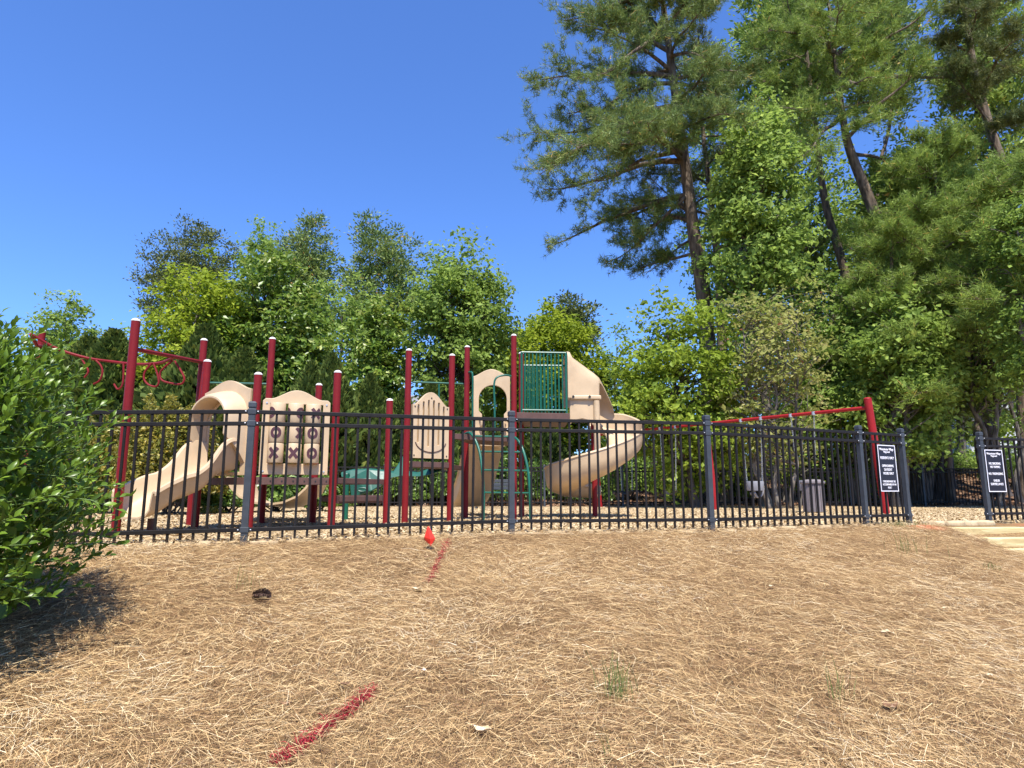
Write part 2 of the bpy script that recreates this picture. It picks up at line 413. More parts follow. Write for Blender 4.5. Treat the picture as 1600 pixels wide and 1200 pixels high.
# --- pine straw strands
def ribbons(n, xy, rng, lmin, lmax, w0, w1, lift, ang=None, seg=3, curl=1.6):
    x, y = xy
    th = rng.uniform(0, 2*np.pi, n) if ang is None else ang
    L = rng.uniform(lmin, lmax, n); k = rng.normal(0, curl, n) / L * .35
    pts = []; px, py = x.copy(), y.copy(); zoff = rng.gamma(1.6, lift, n); tilt = rng.normal(0, .10, n)
    for i in range(seg+1):
        t = i/seg
        z = ground_z(px, py) + zoff + tilt*(t-.5)*L + .015*np.sin(np.pi*t)*rng.uniform(0, 1, n)
        pts.append(np.stack([px, py, np.maximum(z, ground_z(px, py)+.002)], -1))
        px = px + np.cos(th)*L/seg; py = py + np.sin(th)*L/seg; th = th + k*L/seg*2
    pts = np.stack(pts, 1)                               # n, seg+1, 3
    tng = unit(np.gradient(pts, axis=1)) if seg > 1 else unit(np.repeat(pts[:, 1:] - pts[:, :1], 2, axis=1))
    roll = rng.uniform(-.9, .9, n)[:, None, None]
    side = unit(np.cross(tng, np.array([0, 0, 1.0]))) ; upv = np.cross(side, tng)
    sd = side*np.cos(roll) + upv*np.sin(roll)
    w = rng.uniform(w0, w1, n)[:, None, None] * np.array([1, 1, .85, .25][:seg+1] if seg == 3 else np.linspace(1, .3, seg+1))[None, :, None]
    V = np.concatenate([pts - sd*w/2, pts + sd*w/2], 1)   # n, 2(seg+1), 3
    base = (np.arange(n)*2*(seg+1))[:, None]
    F = np.concatenate([np.stack([base[:, 0]+i, base[:, 0]+i+1, base[:, 0]+i+1+seg+1, base[:, 0]+i+seg+1], -1) for i in range(seg)], 0)
    return V.reshape(-1, 3), F
rng = np.random.default_rng(11)
def straw_points(n):
    # spread over the bank, thinning out with distance and towards the sides
    y = 1.7 + 8.2*rng.beta(1.05, 1.25, n); hw = 1.0 + y*.82
    x = rng.uniform(-1, 1, n)*hw
    ok = (y < fence_y(x) - .02 + rng.normal(0, .05, n)) & ~((x > 5.62 + np.clip(8.75-y, 0, 3)*.55 + rng.normal(0, .06, n)) & (y > 7.6)) 
    ck = np.exp(-(((x-XG(1435, 8.5))/.25)**2 + ((y-8.45)/.2)**2)); ok &= rng.uniform(0, 1, n) > ck
    return x[ok], y[ok]
def straw_set(count, l0, l1, w0, w1, lift, seg, curl):
    x, y = straw_points(count); n = len(x)
    flow = 2.2*np.sin(x*.8 + .6*y) + 1.6*np.cos(y*1.1 - x*.5)
    ang = np.where(rng.uniform(0, 1, n) < .45, flow + rng.normal(0, .7, n), rng.uniform(0, 2*np.pi, n))
    V, F = ribbons(n, (x, y), rng, l0, l1, w0, w1, lift, ang, seg, curl)
    tt = np.clip(rng.beta(1.8, 1.6, n) + .22*lump(x*.8, y*.8) + .10*lump(x*3.1, y*2.7) - .05, 0, 1)
    tt = np.where(rng.uniform(0, 1, n) < .18, rng.uniform(0, .22, n), tt)
    return V, F, np.tile(tt, seg)
V1, F1, t1 = straw_set(270000, .035, .14, .0010, .0026, .013, 1, .0)
V2, F2, t2 = straw_set(62000, .06, .17, .0012, .0028, .016, 2, .8)
so = link('pine_straw', fast_mesh('pine_straw', np.concatenate([V1, V2]), np.concatenate([F1, F2 + len(V1)]), False, np.concatenate([t1, t2])), M['needle'])
tag(so, 'loose tan pine straw covering the bank below the fence', 'pine straw', kind='stuff')

# --- the two sprayed streaks on the straw
def streak(label, pixels, width, count, seed):
    rg = np.random.default_rng(seed)
    P = np.array([G(*p)[:2] for p in pixels]); seglen = np.linalg.norm(np.diff(P, axis=0), axis=1); cum = np.concatenate([[0], np.cumsum(seglen)])
    s = rg.uniform(0, cum[-1], count); px = np.interp(s, cum, P[:, 0]); py = np.interp(s, cum, P[:, 1])
    px += rg.normal(0, width*.42, count); py += rg.normal(0, width*.42, count)
    V, F = ribbons(count, (px, py), rg, .02, .06, .0014, .0032, .007)
    V[:, 2] += .004
    o = link('spray_paint_line', fast_mesh('spray_paint_line', V, F, False, np.tile(rg.uniform(0, 1, count), 3)), M['paint_needle'])
    tag(o, label, 'paint line', 'sprayed red marking lines', 'stuff')
streak('short red sprayed paint line beside the red marking flag', [(700, 846), (690, 868), (679, 893), (668, 914)], .024, 520, 3)
streak('longer red sprayed paint line in the nearest straw', [(584, 1081), (545, 1115), (510, 1140), (470, 1170), (430, 1200)], .022, 820, 4)

# --- wood chips in the playground
n = 60000
y = 5.4 + 15.4*rng.beta(1.0, 1.9, n); x = rng.uniform(-1, 1, n)*(1.2 + y*.82)
ok = (y > fence_y(x) + .03); x, y = x[ok], y[ok]; n = len(x)
c = np.stack([x, y, ground_z(x, y) + rng.uniform(.004, .014, n)], -1)
a = rng.uniform(0, 2*np.pi, n); u = np.stack([np.cos(a), np.sin(a), rng.normal(0, .3, n)], -1); v = np.stack([-np.sin(a), np.cos(a), rng.normal(0, .3, n)], -1)
l = rng.uniform(.012, .034, n)[:, None]; w = rng.uniform(.005, .013, n)[:, None]
V = np.stack([c-u*l-v*w, c+u*l-v*w*.6, c+u*l*.9+v*w, c-u*l+v*w*.8], 1).reshape(-1, 3)
co = link('wood_chips', fast_mesh('wood_chips', V, np.arange(4*n).reshape(n, 4), False, rng.beta(2, 1.6, n)), M['chip'])
tag(co, 'pale wood chip mulch on the playground floor', 'wood chips', kind='stuff')
# --- leaf litter on the wooded bank
n = 26000
x = rng.uniform(-16, 30, n); y = 21.2 + 17*rng.beta(1, 1.6, n)
c = np.stack([x, y, ground_z(x, y) + rng.uniform(.01, .06, n)], -1)
a = rng.uniform(0, 2*np.pi, n); u = np.stack([np.cos(a), np.sin(a), rng.normal(0, .4, n)], -1); v = np.stack([-np.sin(a), np.cos(a), rng.normal(0, .5, n)], -1)
l = rng.uniform(.05, .11, n)[:, None]
V = np.stack([c-u*l, c-v*l*.6, c+u*l, c+v*l*.6], 1).reshape(-1, 3)
tag(link('leaf_litter', fast_mesh('leaf_litter', V, np.arange(4*n).reshape(n, 4), False, rng.beta(1.6, 1.8, n)), M['dryleaf']),
    'brown fallen leaves on the wooded bank behind the fence', 'leaf litter', kind='stuff')

# ------------------------------------------------------------------ fences
PK = .106
def square_post(c, w, h, z0=-.12, dz=0.0):
    r = []
    for z, k in ((z0, 1), (h-.055, 1), (h-.054, 1.18), (h-.012, 1.18), (h, .8)):
        s = w*k/2; r.append([(c[0]+dx*s, c[1]+dy*s, z+dz) for dx, dy in ((-1, -1), (1, -1), (1, 1), (-1, 1))])
    return loft(r)
def rot_about(vf, c, a):
    ca, sa_ = math.cos(a), math.sin(a)
    return [(c[0]+(p[0]-c[0])*ca-(p[1]-c[1])*sa_, c[1]+(p[0]-c[0])*sa_+(p[1]-c[1])*ca, p[2]) for p in vf[0]], vf[1]
picket_me = None
prg = random.Random(77)
def build_fence(name, label, pts, skip_first_post=False, detail=True, hz=1.28, pk=PK, pw=.02):
    base = (pts[0][0], pts[0][1], 0)
    root = thing(name, base, label, 'fence', 'black picket fences round the playground')
    global picket_me
    if picket_me is None:
        v, f = box((0, 0, .605), (.02, .02, 1.13)); picket_me = bpy.data.meshes.new('picket'); picket_me.from_pydata(v, [], f); picket_me.materials.append(M['fence'])
    zo = (lambda x_: float(base_z(x_))) if detail else (lambda x_: 0.0)
    n = len(pts)
    for i, p in enumerate(pts):
        a = pts[max(0, i-1)]; b = pts[min(n-1, i+1)]; ang = math.atan2(b[1]-a[1], b[0]-a[0])
        if not (skip_first_post and i == 0):
            po = add('post', rot_about(square_post(p, .058, hz, -.12, zo(p[0])), p, ang), M['fpost'], root, bevel=.004)
            if detail:
                for zz in (1.185, 1.077, .13):
                    add('bracket', rot_about(box((p[0], p[1], zz+zo(p[0])), (.074, .068, .05)), p, ang), M['fpost'], po, bevel=.004)
                    for sgn_ in (-1, 1):
                        q = Vector((p[0], p[1], zz+zo(p[0]))) + Vector((math.cos(ang), math.sin(ang), 0))*.052*sgn_ + Vector((math.sin(ang), -math.cos(ang), 0))*.03
                        add('bolt', dome(q, .008, .008, 8, 2), M['bolt'], po, True)
    for i in range(n-1):
        a, b = Vector((*pts[i], 0)), Vector((*pts[i+1], 0)); d = b-a; L = d.length; t = d.normalized(); ang = math.atan2(t.y, t.x)
        for zz in (1.185, 1.077, .13):
            add('rail', bar(a + t*.03 + Vector((0, 0, zz+zo(a.x))), b - t*.03 + Vector((0, 0, zz+zo(b.x))), .034, .036), M['fence'], root, bevel=.004)
        k = max(1, round(L/pk)); 
        for j in range(1, k):
            q = a + d*(j/k)
            o = bpy.data.objects.new('picket', picket_me); COL.objects.link(o); o.parent = root; o.location = q - Vector(base) + Vector((0, 0, zo(a.x)+(zo(b.x)-zo(a.x))*j/k)); o.rotation_euler.z = ang; o.rotation_euler.y = prg.gauss(0, .0035)
    return root
build_fence('picket_fence', 'black metal picket fence along the front of the playground, ending at the gate opening', FENCE[:7])
build_fence('picket_fence', 'black picket fence panels beyond the gate opening, carrying the no smoking sign', FENCE[7:])
bf = [(-11.2+2.44*i, 19.6+.16*i) for i in range(12)]
build_fence('picket_fence', 'distant black picket fence along the back edge of the playground', bf, detail=False)

# ------------------------------------------------------------------ signs
def text_mesh(body, size, bold=0):
    cu = bpy.data.curves.new('txt', 'FONT'); cu.body = body; cu.size = size; cu.align_x = 'CENTER'; cu.align_y = 'CENTER'
    cu.extrude = .0012; cu.offset = bold; cu.resolution_u = 3
    o = bpy.data.objects.new('txt', cu); COL.objects.link(o)
    dg = bpy.context.evaluated_depsgraph_get(); me = bpy.data.meshes.new_from_object(o.evaluated_get(dg))
    bpy.data.objects.remove(o); bpy.data.curves.remove(cu); return me
def sign(label, c, ax, w, h, lines):
    root = thing('notice_sign', c, label, 'sign', 'black notice signs on the fence')
    x = Vector(ax).normalized(); nrm = x.cross(Vector((0, 0, 1)))       # towards the viewer
    c = Vector(c)
    add('board', box(c, (w, .006, h), x), M['sign'], root, bevel=.002)
    b = .011
    def fr(u0, u1, v0, v1):
        return box(c + x*(u0+u1)/2 + Vector((0, 0, (v0+v1)/2)) + nrm*.005, (u1-u0, .003, v1-v0), x)
    g = .004
    bd = merge(fr(-w/2+g, w/2-g, h/2-g-b, h/2-g), fr(-w/2+g, w/2-g, -h/2+g, -h/2+g+b), fr(-w/2+g, -w/2+g+b, -h/2+g+b, h/2-g-b), fr(w/2-g-b, w/2-g, -h/2+g+b, h/2-g-b))
    add('border', bd, M['white'], root)
    mt = Matrix((x, Vector((0, 0, 1)), nrm)).transposed().to_4x4()
    for s, sz, v, wd in lines:
        me = text_mesh(s, sz, sz*.016)
        xs = [p.co.x for p in me.vertices]; k = min(1.15, wd*w/max(1e-6, max(xs)-min(xs)))
        me.transform(Matrix.Translation(nrm*.0055 + Vector((0, 0, v*h))) @ mt @ Matrix.Diagonal((k, 1, 1, 1)))
        me.update(); link('lettering', me, M['white'], root)
def on_fence(px, py, i, fwd):
    a, b = Vector((*FENCE[i], 0)), Vector((*FENCE[i+1], 0)); t = (b-a).normalized(); n = t.cross(Vector((0, 0, 1)))
    d = Vector(ray(px, py)); o = Vector((0, 0, CAMZ)); a2 = a + n*fwd
    k = (a2-o).dot(n)/d.dot(n); return o + d*k, t
c, t = on_fence(1387, 731.5, 5, .035)
sign('black notice sign reading RESIDENTS ONLY, hung on the front fence by the gate opening', c, t, .37, .61,
     [('Westminster Village', .043, .40, .78), ('Playground', .034, .345, .34), ('RESIDENTS ONLY', .046, .215, .76), ('OPEN DURING', .044, .045, .64), ('DAYLIGHT', .044, -.035, .44), ('HOURS ONLY', .044, -.115, .58),
      ('CHILDREN MUST BE', .034, -.285, .70), ('ACCOMPANIED BY AN', .034, -.35, .74), ('ADULT', .034, -.415, .22)])
c, t = on_fence(1555, 735.5, 7, .035)
sign('black notice sign reading NO SMOKING, hung on the fence beyond the gate opening', c, t, .335, .60,
     [('Westminster Village', .040, .40, .78), ('Playground', .032, .345, .34), ('NO SMOKING', .044, .165, .64), ('NO VAPING', .044, .085, .54), ('NO TRESPASSING', .044, -.075, .80), ('UNDER', .044, -.235, .34), ('SURVEILLANCE', .044, -.315, .70)])

# ------------------------------------------------------------------ play structure
PB = (-1.2, 9.6, 0)
PLAY = thing('play_structure', PB, 'red and beige playground climbing structure with two slides behind the front fence', 'play structure')
PR = .046
def post(root, x, y, top, r=PR, mat='red', cap='cap', name='post', lean=0.0):
    o = add(name, tube([(x, y, -.1), (x+lean, y, top-.02)], r, 20), M[mat], root, True)
    add('post_cap', dome((x+lean, y, top-.022), r*1.06, .035, 20, 4), M[cap], o, True)
    return o
Pp = {}
def P(nm, pxb, pyt, Y, root=PLAY):
    x = XG(pxb, Y); Pp[nm] = Vector((x, Y, 0)); return post(root, x, Y, ZT(pyt, Y))
P('p4', 388, 583, 7.65); P('p7', 517, 580, 7.95); P('p3', 304, 563, 8.1); P('p5', 408, 528, 9.2); P('p6', 488, 600, 9.3)
P('p8', 603, 624, 8.9); P('p9', 632, 546, 9.5); P('p10', 702.5, 554, 9.95); P('p11', 727, 541, 11.0); P('p12', 803, 523, 10.6); P('p13', 815, 551, 11.6)
P('p14', 930, 655, 11.75)
def deck(poly, z, name='deck', th=.07):
    """perforated coated deck with a skirt"""
    V = [(p[0], p[1], z) for p in poly] + [(p[0], p[1], z-th) for p in poly]; n = len(poly)
    F = [tuple(range(n)), tuple(range(n, 2*n))[::-1]] + [(i, i+n, (i+1) % n+n, (i+1) % n) for i in range(n)]
    return add(name, (V, F), M['brown'], PLAY, bevel=.006)
ZA, ZB, ZC, ZD = .60, .86, 1.30, 1.72
def inset(names, k=.03):
    pts = [Pp[n] for n in names]; c = sum(pts, Vector())/len(pts); return [tuple((p + (c-p)*k)) for p in pts]
deck(inset(['p4', 'p7', 'p8', 'p6', 'p5', 'p3']), ZA)
# front toe board of the hexagonal deck, with bolt heads
def toe(a, b, z, h=.085, nb=7, gap=.05, out=.03):
    a, b = Pp[a].copy(), Pp[b].copy(); t = (b-a).normalized(); n = t.cross(Vector((0, 0, 1)))
    o = add('toe_board', bar(a + t*gap + Vector((0, 0, z)) + n*out, b - t*gap + Vector((0, 0, z)) + n*out, .02, h), M['brown'], PLAY, bevel=.004)
    for i in range(nb):
        q = a + t*gap*1.6 + (b-a-t*gap*3.2)*(i/max(1, nb-1)) + n*(out+.011) + Vector((0, 0, z))
        add('bolt', box(q, (.016, .006, .016), t), M['rubber'], o)
toe('p4', 'p7', ZA-.045); toe('p4', 'p3', ZA-.045, nb=0, out=-.03)
toe('p7', 'p8', .34, .10, 0, out=-.03)
st_poly = [Pp['p7'] + Vector((.06, .12, 0)), Pp['p8'] + Vector((-.04, -.08, 0)), Pp['p8'] + Vector((-.4, .3, 0)), Pp['p7'] + Vector((-.3, .5, 0))]
deck([tuple(p) for p in st_poly], .38, 'step')
# deck B, C, D
bq = [tuple(Pp['p9'] + Vector((.04, .05, 0))), tuple(Pp['p10'] + Vector((-.05, .06, 0))), (Pp['p11'].x-.06, Pp['p11'].y-.02, 0), (Pp['p9'].x+.25, 10.9, 0)]
deck(bq, ZB); toe('p9', 'p10', ZB-.03, .08, 0)
cq = [(Pp['p10'].x+.06, 9.98, 0), (Pp['p12'].x-.05, 10.62, 0), (Pp['p13'].x-.06, 11.6, 0), (Pp['p11'].x+.06, 11.05, 0)]
deck(cq, ZC); toe('p10', 'p12', ZC-.03, .085, 0)
dx1 = XG(889, 10.9, ZD)
dq = [(Pp['p12'].x+.03, 10.62, 0), (dx1, 10.75, 0), (dx1+.02, 12.0, 0), (Pp['p13'].x, 11.9, 0)]
deck(dq, ZD, th=.11)
# tic-tac-toe panel
a, b = Pp['p4'], Pp['p7']; t = (b-a).normalized(); nrm = t.cross(Vector((0, 0, 1))); Lp = (b-a).length
u0, u1 = .07, Lp-.07; wv = u1-u0
org = a + t*u0 + Vector((0, 0, ZA+.03)); H1, H2 = .90, 1.01
top = [(wv, 0), (wv, H1-.03), (wv-.03, H1)] + [(wv-.1-(wv-.2)*i/16, H1+.0+(H2-H1)*math.sin(math.pi*i/16)**1.5) for i in range(17)] + [(.03, H1), (0, H1-.03), (0, 0)]
ttt = plate('tic_tac_toe_panel', [(0, 0)] + [(wv-.0, 0)] + top[1:-1], [[(.085, .13), (.085, H1-.06), (wv-.085, H1-.06), (wv-.085, .13)]], .03, org, t, M['beige'], PLAY)
def glyph(ch, ang, r, cyl_c, zc, s=.075):
    """raised letter on a spinner: list of (v, f) wrapped on a cylinder of radius r"""
    def wrap(u, v, rr):
        a_ = ang + u/r
        return tuple(Vector(cyl_c) + (t*math.sin(a_) + nrm*math.cos(a_))*rr + Vector((0, 0, zc+v)))
    V, F = [], []
    def strip(pairs):
        n0 = len(V)
        for (a1, b1) in pairs:
            V.append(wrap(*a1, r+.003)); V.append(wrap(*b1, r+.003)); V.append(wrap(*a1, r-.004)); V.append(wrap(*b1, r-.004))
        for i in range(len(pairs)-1):
            k = n0+4*i; F.extend([(k, k+1, k+5, k+4), (k+2, k, k+4, k+6), (k+1, k+3, k+7, k+5)])
    if ch == 'O':
        strip([((s*.92*math.cos(q), s*math.sin(q)), (s*.42*math.cos(q), s*.46*math.sin(q))) for q in [2*math.pi*i/24 for i in range(25)]])
    else:
        for sg in (-1, 1):
            d = Vector((sg*.62, .79)); d.normalize(); n_ = Vector((-d.y, d.x)); hw = s*.27
            strip([(tuple(d*s*1.1*q + n_*hw), tuple(d*s*1.1*q - n_*hw)) for q in [-1+2*i/8 for i in range(9)]])
    return V, F
spins = [[[('O', -1.0)], [('O', -1.35), ('O', .75)], [('X', .35)]], [[('O', -.1)], [('X', .75)], [('O', .0)]], [[('X', -.25)], [('X', -.05)], [('O', .05)]]]
inner = wv-.17; cr = inner/3*.44; hc = (H1-.19)/3*.97
for cidx in range(3):
    cu = a + t*(u0 + .085 + inner*(cidx+.5)/3 - .012) + nrm*.045
    for ridx in range(3):
        zc = ZA+.03+.135+hc*1.03*(2-ridx)+hc/2
        prof = [(.94, -.5), (1, -.46), (1, .46), (.94, .5)]
        rings = [[tuple(cu + (t*math.sin(2*math.pi*k/28) + nrm*math.cos(2*math.pi*k/28))*cr*pr + Vector((0, 0, zc+ph*hc))) for k in range(28)] for pr, ph in prof]
        cv = loft(rings); gl = [glyph(ch, an, cr, cu, zc, .068) for ch, an in spins[ridx][cidx]]
        mg = merge(cv, *gl)
        o = add('spinner', mg, [M['beige'], M['maroon']], ttt, True, mats_idx=[0]*len(cv[1]) + [1]*(len(mg[1])-len(cv[1])))
for uu, vv in ((.045, .04), (wv-.045, .04), (.045, H1-.055), (wv-.045, H1-.055)):
    q = org + t*uu + Vector((0, 0, vv)) + nrm*.016
    add('bolt', tube([q, q+nrm*.006], .011, 8), M['bolt'], ttt)
# hood over the wave slide, mounted between two posts of the hexagonal deck
a, b = Pp['p3'], Pp['p4']; t = (b-a).normalized(); nrm = t.cross(Vector((0, 0, 1))); L = (b-a).length
if nrm.y > 0: nrm = -nrm
mid = (a+b)/2
HB, HT = ZA+.02, ZT(596, 7.9)
w2 = L/2-.06
out = [(-w2, 0), (w2, 0), (w2, HT-HB-.13)] + [(w2-.04-(2*w2-.08)*i/14, HT-HB-.12+.12*math.sin(math.pi*i/14)**1.3) for i in range(15)] + [(-w2, HT-HB-.13)]
hole = [(-.31, .04), (-.31, .62)] + [(-.31*math.cos(math.pi*i/12), .62+.27*math.sin(math.pi*i/12)) for i in range(1, 12)] + [(.31, .62), (.31, .04)]
hood = plate('slide_entry_panel', out, [hole[::-1]], .035, mid + Vector((0, 0, HB)) + nrm*.03, t, M['beige'], PLAY)
def arch_ring(w, h0, h1, d, th=0, n=14):
    pts = [(-w, h0)] + [(-w*math.cos(math.pi*i/n), h1 - w*.85 + w*.85*math.sin(math.pi*i/n)) for i in range(n+1)] + [(w, h0)]
    return [tuple(mid + t*u + nrm*d + Vector((0, 0, HB+v))) for u, v in pts]
hr = [arch_ring(.39, .14, 1.02, .045), arch_ring(.37, .30, 1.00, .14), arch_ring(.345, .42, .96, .26), arch_ring(.325, .47, .93, .30)]
hi = [arch_ring(.32, .14, .92, .05), arch_ring(.315, .30, .92, .14), arch_ring(.30, .42, .89, .26), arch_ring(.305, .47, .91, .302)]
add('slide_canopy', loft([[p for p in h] + [q for q in i_][::-1] for h, i_ in zip(hr, hi)]), M['beige'], hood, True)

def chute(name, path, dirs, prof, th, mat, root, smooth=True):
    """path: centre-line points; prof(i) gives the inner profile [(s, h)]; a shell of thickness th"""
    rings = []
    for i, (p, d) in enumerate(zip(path, dirs)):
        d = Vector((d[0], d[1], 0)).normalized(); s_ = Vector((d.y, -d.x, 0))
        pr = prof(i); n_ = len(pr); outp = []
        for k in range(n_):
            e = Vector(pr[min(k+1, n_-1)]) - Vector(pr[max(k-1, 0)]); e.normalize()
            outp.append((pr[k][0] + e.y*th, pr[k][1] - e.x*th))
        P3 = lambda q: tuple(Vector(p) + s_*q[0] + Vector((0, 0, q[1])))
        rings.append([P3(q) for q in pr] + [P3(q) for q in outp[::-1]])
    vf = loft(rings); return add(name, vf, M[mat], root, smooth)
# wave slide
sdir = nrm.copy()
S0 = mid + nrm*.05
zs = [(0, .02), (.14, .0), (.27, -.07), (.41, -.20), (.56, -.27), (.70, -.31), (.84, -.40), (.96, -.47), (1.06, -.49)]
path = curve_pts([S0 + sdir*d_ + Vector((0, 0, ZA+.06+z_)) for d_, z_ in zs], 5)
rimh = [.35 + .05*math.sin(i/len(path)*9.0) - .12*(i/len(path))**2 for i in range(len(path))]
def wprof(i):
    h = rimh[i]; w = .285 + (.04*(i/len(path)))
    return [(-w-.085, h-.045), (-w-.075, h-.008), (-w-.045, h), (-w-.015, h-.012), (-w, h*.75), (-w+.02, h*.3), (-w+.07, .03), (-w*.4, 0), (w*.4, 0), (w-.07, .03), (w-.02, h*.3), (w, h*.75), (w+.015, h-.012), (w+.045, h), (w+.075, h-.008), (w+.085, h-.045)]
sl = chute('wave_slide', path, [sdir]*len(path), wprof, .022, 'beige', PLAY)
e = path[-1]; add('slide_leg', tube([(e[0]-sdir.x*.25, e[1]-sdir.y*.25, -.05), (e[0]-sdir.x*.25, e[1]-sdir.y*.25, e[2]-.02)], .045, 10), M['brown'], sl, True)
# curved lower slide seen under the hexagonal deck
cpos = Vector((XG(428, 9.9), 9.9, .55)); ed = Vector((-.15, 1, 0)).normalized()
pth = curve_pts([cpos + ed*d_ + Vector((0, 0, z_)) for d_, z_ in ((-.5, 0), (-.1, -.01), (.3, -.02), (.8, -.05), (1.2, -.08))], 5)
chute('rear_slide', pth, [ed]*len(pth), lambda i: [(-.56, .1), (-.5, -.05), (-.38, -.17), (-.2, -.25), (0, -.28), (.2, -.25), (.38, -.17), (.5, -.05), (.56, .1)], .03, 'beige', PLAY)
# slotted arched panel between p9 and p10
a, b = Pp['p9'], Pp['p10']; t = (b-a).normalized(); nrm = t.cross(Vector((0, 0, 1))); Lp = (b-a).length
wv = Lp-.13; zb = ZB+.06; H1 = ZT(634, 9.7)-zb; H2 = ZT(613, 9.7)-zb
out = [(0, 0), (wv, 0), (wv, H1)] + [(wv-.04-(wv-.08)*i/14, H1+(H2-H1)*math.sin(math.pi*i/14)**1.3) for i in range(15)] + [(0, H1)]
holes = []
for i in range(6):
    cx = wv*(.15+.14*i); tp = H1-.08+(H2-H1)*.75*math.sin(math.pi*(.15+.14*i)); bt = .17+.07*abs(i-2.5)/2.5
    hw = wv*.026
    holes.append(arc(cx, tp, hw, hw, 0, 180, 6) + arc(cx, bt, hw, hw, 180, 360, 6))
sp = plate('slotted_panel', out, holes, .05, a + t*.065 + Vector((0, 0, zb)) + nrm*.02, t, M['beige'], PLAY)
bk = plate('slotted_panel_backing', [(wv*.08, .08), (wv*.92, .08), (wv*.92, H1-.05), (wv*.5, H2-.12), (wv*.08, H1-.05)], [], .012, a + t*.065 + Vector((0, 0, zb)) - nrm*.012, t, M['beige'], sp)
rb = [tuple(a + t*(.065+wv*(.5+.42*math.cos(R(q)))) + nrm*.048 + Vector((0, 0, zb+.26+.17*math.sin(R(q))))) for q in range(190, 351, 10)]
add('ridge', tube(rb, .008, 6), M['brown'], sp, True)
for uu, vv in ((.035, .04), (wv-.035, .04), (.035, H1-.03), (wv-.035, H1-.03), (wv*.5, H2-.09)):
    q = a + t*(.065+uu) + Vector((0, 0, zb+vv)) + nrm*.045; add('bolt', tube([q, q+nrm*.006], .011, 8), M['rubber'], sp)
# arched doorway panel
Ya = 11.75; xl, xr = XG(738, Ya, 1.8), XG(797, Ya, 1.8); wv = xr-xl; zb = ZC+.02
H1 = ZT(588, Ya)-zb; H2 = ZT(577, Ya)-zb
va = ZT(602, Ya)-zb; oc = wv*.54; orr = wv*.37
out = [(0, 0), (oc-orr+.06, 0), (oc-orr+.06, va-orr-.28), (oc-orr, va-orr-.22)] + [(oc - orr*math.cos(math.pi*i/14), va-orr+orr*math.sin(math.pi*i/14)) for i in range(15)] + [(oc+orr, va-orr-.22), (oc+orr-.05, va-orr-.28), (oc+orr-.05, 0), (wv, 0), (wv, H1)] + [(wv-.03-(wv-.06)*i/14, H1+(H2-H1)*math.sin(math.pi*i/14)**1.3) for i in range(15)] + [(0, H1)]
ap = plate('arched_doorway_panel', out, [], .05, (xl, Ya, zb), (1, .04, 0), M['beige'], PLAY, .008)
add('handhold', tube(curve_pts([(xl+.14, Ya-.03, zb+.26), (xl+.17, Ya-.08, zb+.29), (xl+.17, Ya-.08, zb+.40), (xl+.14, Ya-.03, zb+.43)], 4), .022, 8), M['beige'], ap, True)
add('handhold', tube(curve_pts([(xr-.08, Ya-.03, zb+.22), (xr-.11, Ya-.08, zb+.25), (xr-.11, Ya-.08, zb+.36), (xr-.08, Ya-.03, zb+.39)], 4), .022, 8), M['beige'], ap, True)
# rear chute below the doorway, its underside towards the fence
q0 = Vector((XG(760, 11.4, 1.2), 11.9, ZC-.03)); ed = Vector((-.33, 1, 0)).normalized()
pth = curve_pts([q0 + ed*d_ + Vector((0, 0, z_)) for d_, z_ in ((-.35, .0), (.05, -.06), (.4, -.42), (.8, -.85), (1.15, -1.06), (1.6, -1.10))], 5)
chute('rear_slide', pth, [ed]*len(pth), lambda i: [(-.37, .3), (-.33, .27), (-.3, .06), (-.22, 0), (.22, 0), (.3, .06), (.33, .27), (.37, .3)], .03, 'beige', PLAY)
# green hand loops at the ladder
def hand(px, Y, pyt, pyb, toward):
    p = Vector(W(px, pyt, Y)); q = Vector(W(px, pyb, Y)); tw = Vector(toward)
    add('hand_rail', tube(curve_pts([tw, (tw+Vector((p.x, p.y, tw.z)))/2 + Vector((0, 0, .02)), p - Vector((0, 0, .03)), (p+q)/2, q], 6), .016, 8), M['green'], PLAY, True)
hand(773, 10.5, 592, 676, Pp['p12'] + Vector((0, 0, ZT(589, 10.6))))
hand(738.5, 10.9, 584, 676, Pp['p11'] + Vector((0, 0, ZT(584, 11))))
# arch ladder: two bowed rails and rungs
lad = add('arch_ladder', merge(tube(curve_pts([W(722, 681, 10.3), W(735, 677, 10.0), W(748, 701, 9.85), W(754, 740, 9.72), W(755.5, 780, 9.66), (XG(755, 9.64), 9.64, -.05)], 7), .021, 10),
                               tube(curve_pts([W(792, 682, 10.5), W(805, 684, 10.25), W(816, 700, 10.1), W(825, 735, 9.98), W(828, 775, 9.92), (XG(829, 9.9), 9.9, -.05)], 7), .021, 10)), M['green'], PLAY, True)
for (xa, xb, yy, Yl, Yr) in ((738, 800, 682, 10.0, 10.2), (748, 817, 706, 9.85, 10.08), (754, 825, 735, 9.73, 9.98), (755, 827, 770, 9.68, 9.93)):
    add('rung', tube([W(xa, yy-.5, Yl), W(xb, yy+.5, Yr)], .015, 8), M['green'], lad, True)
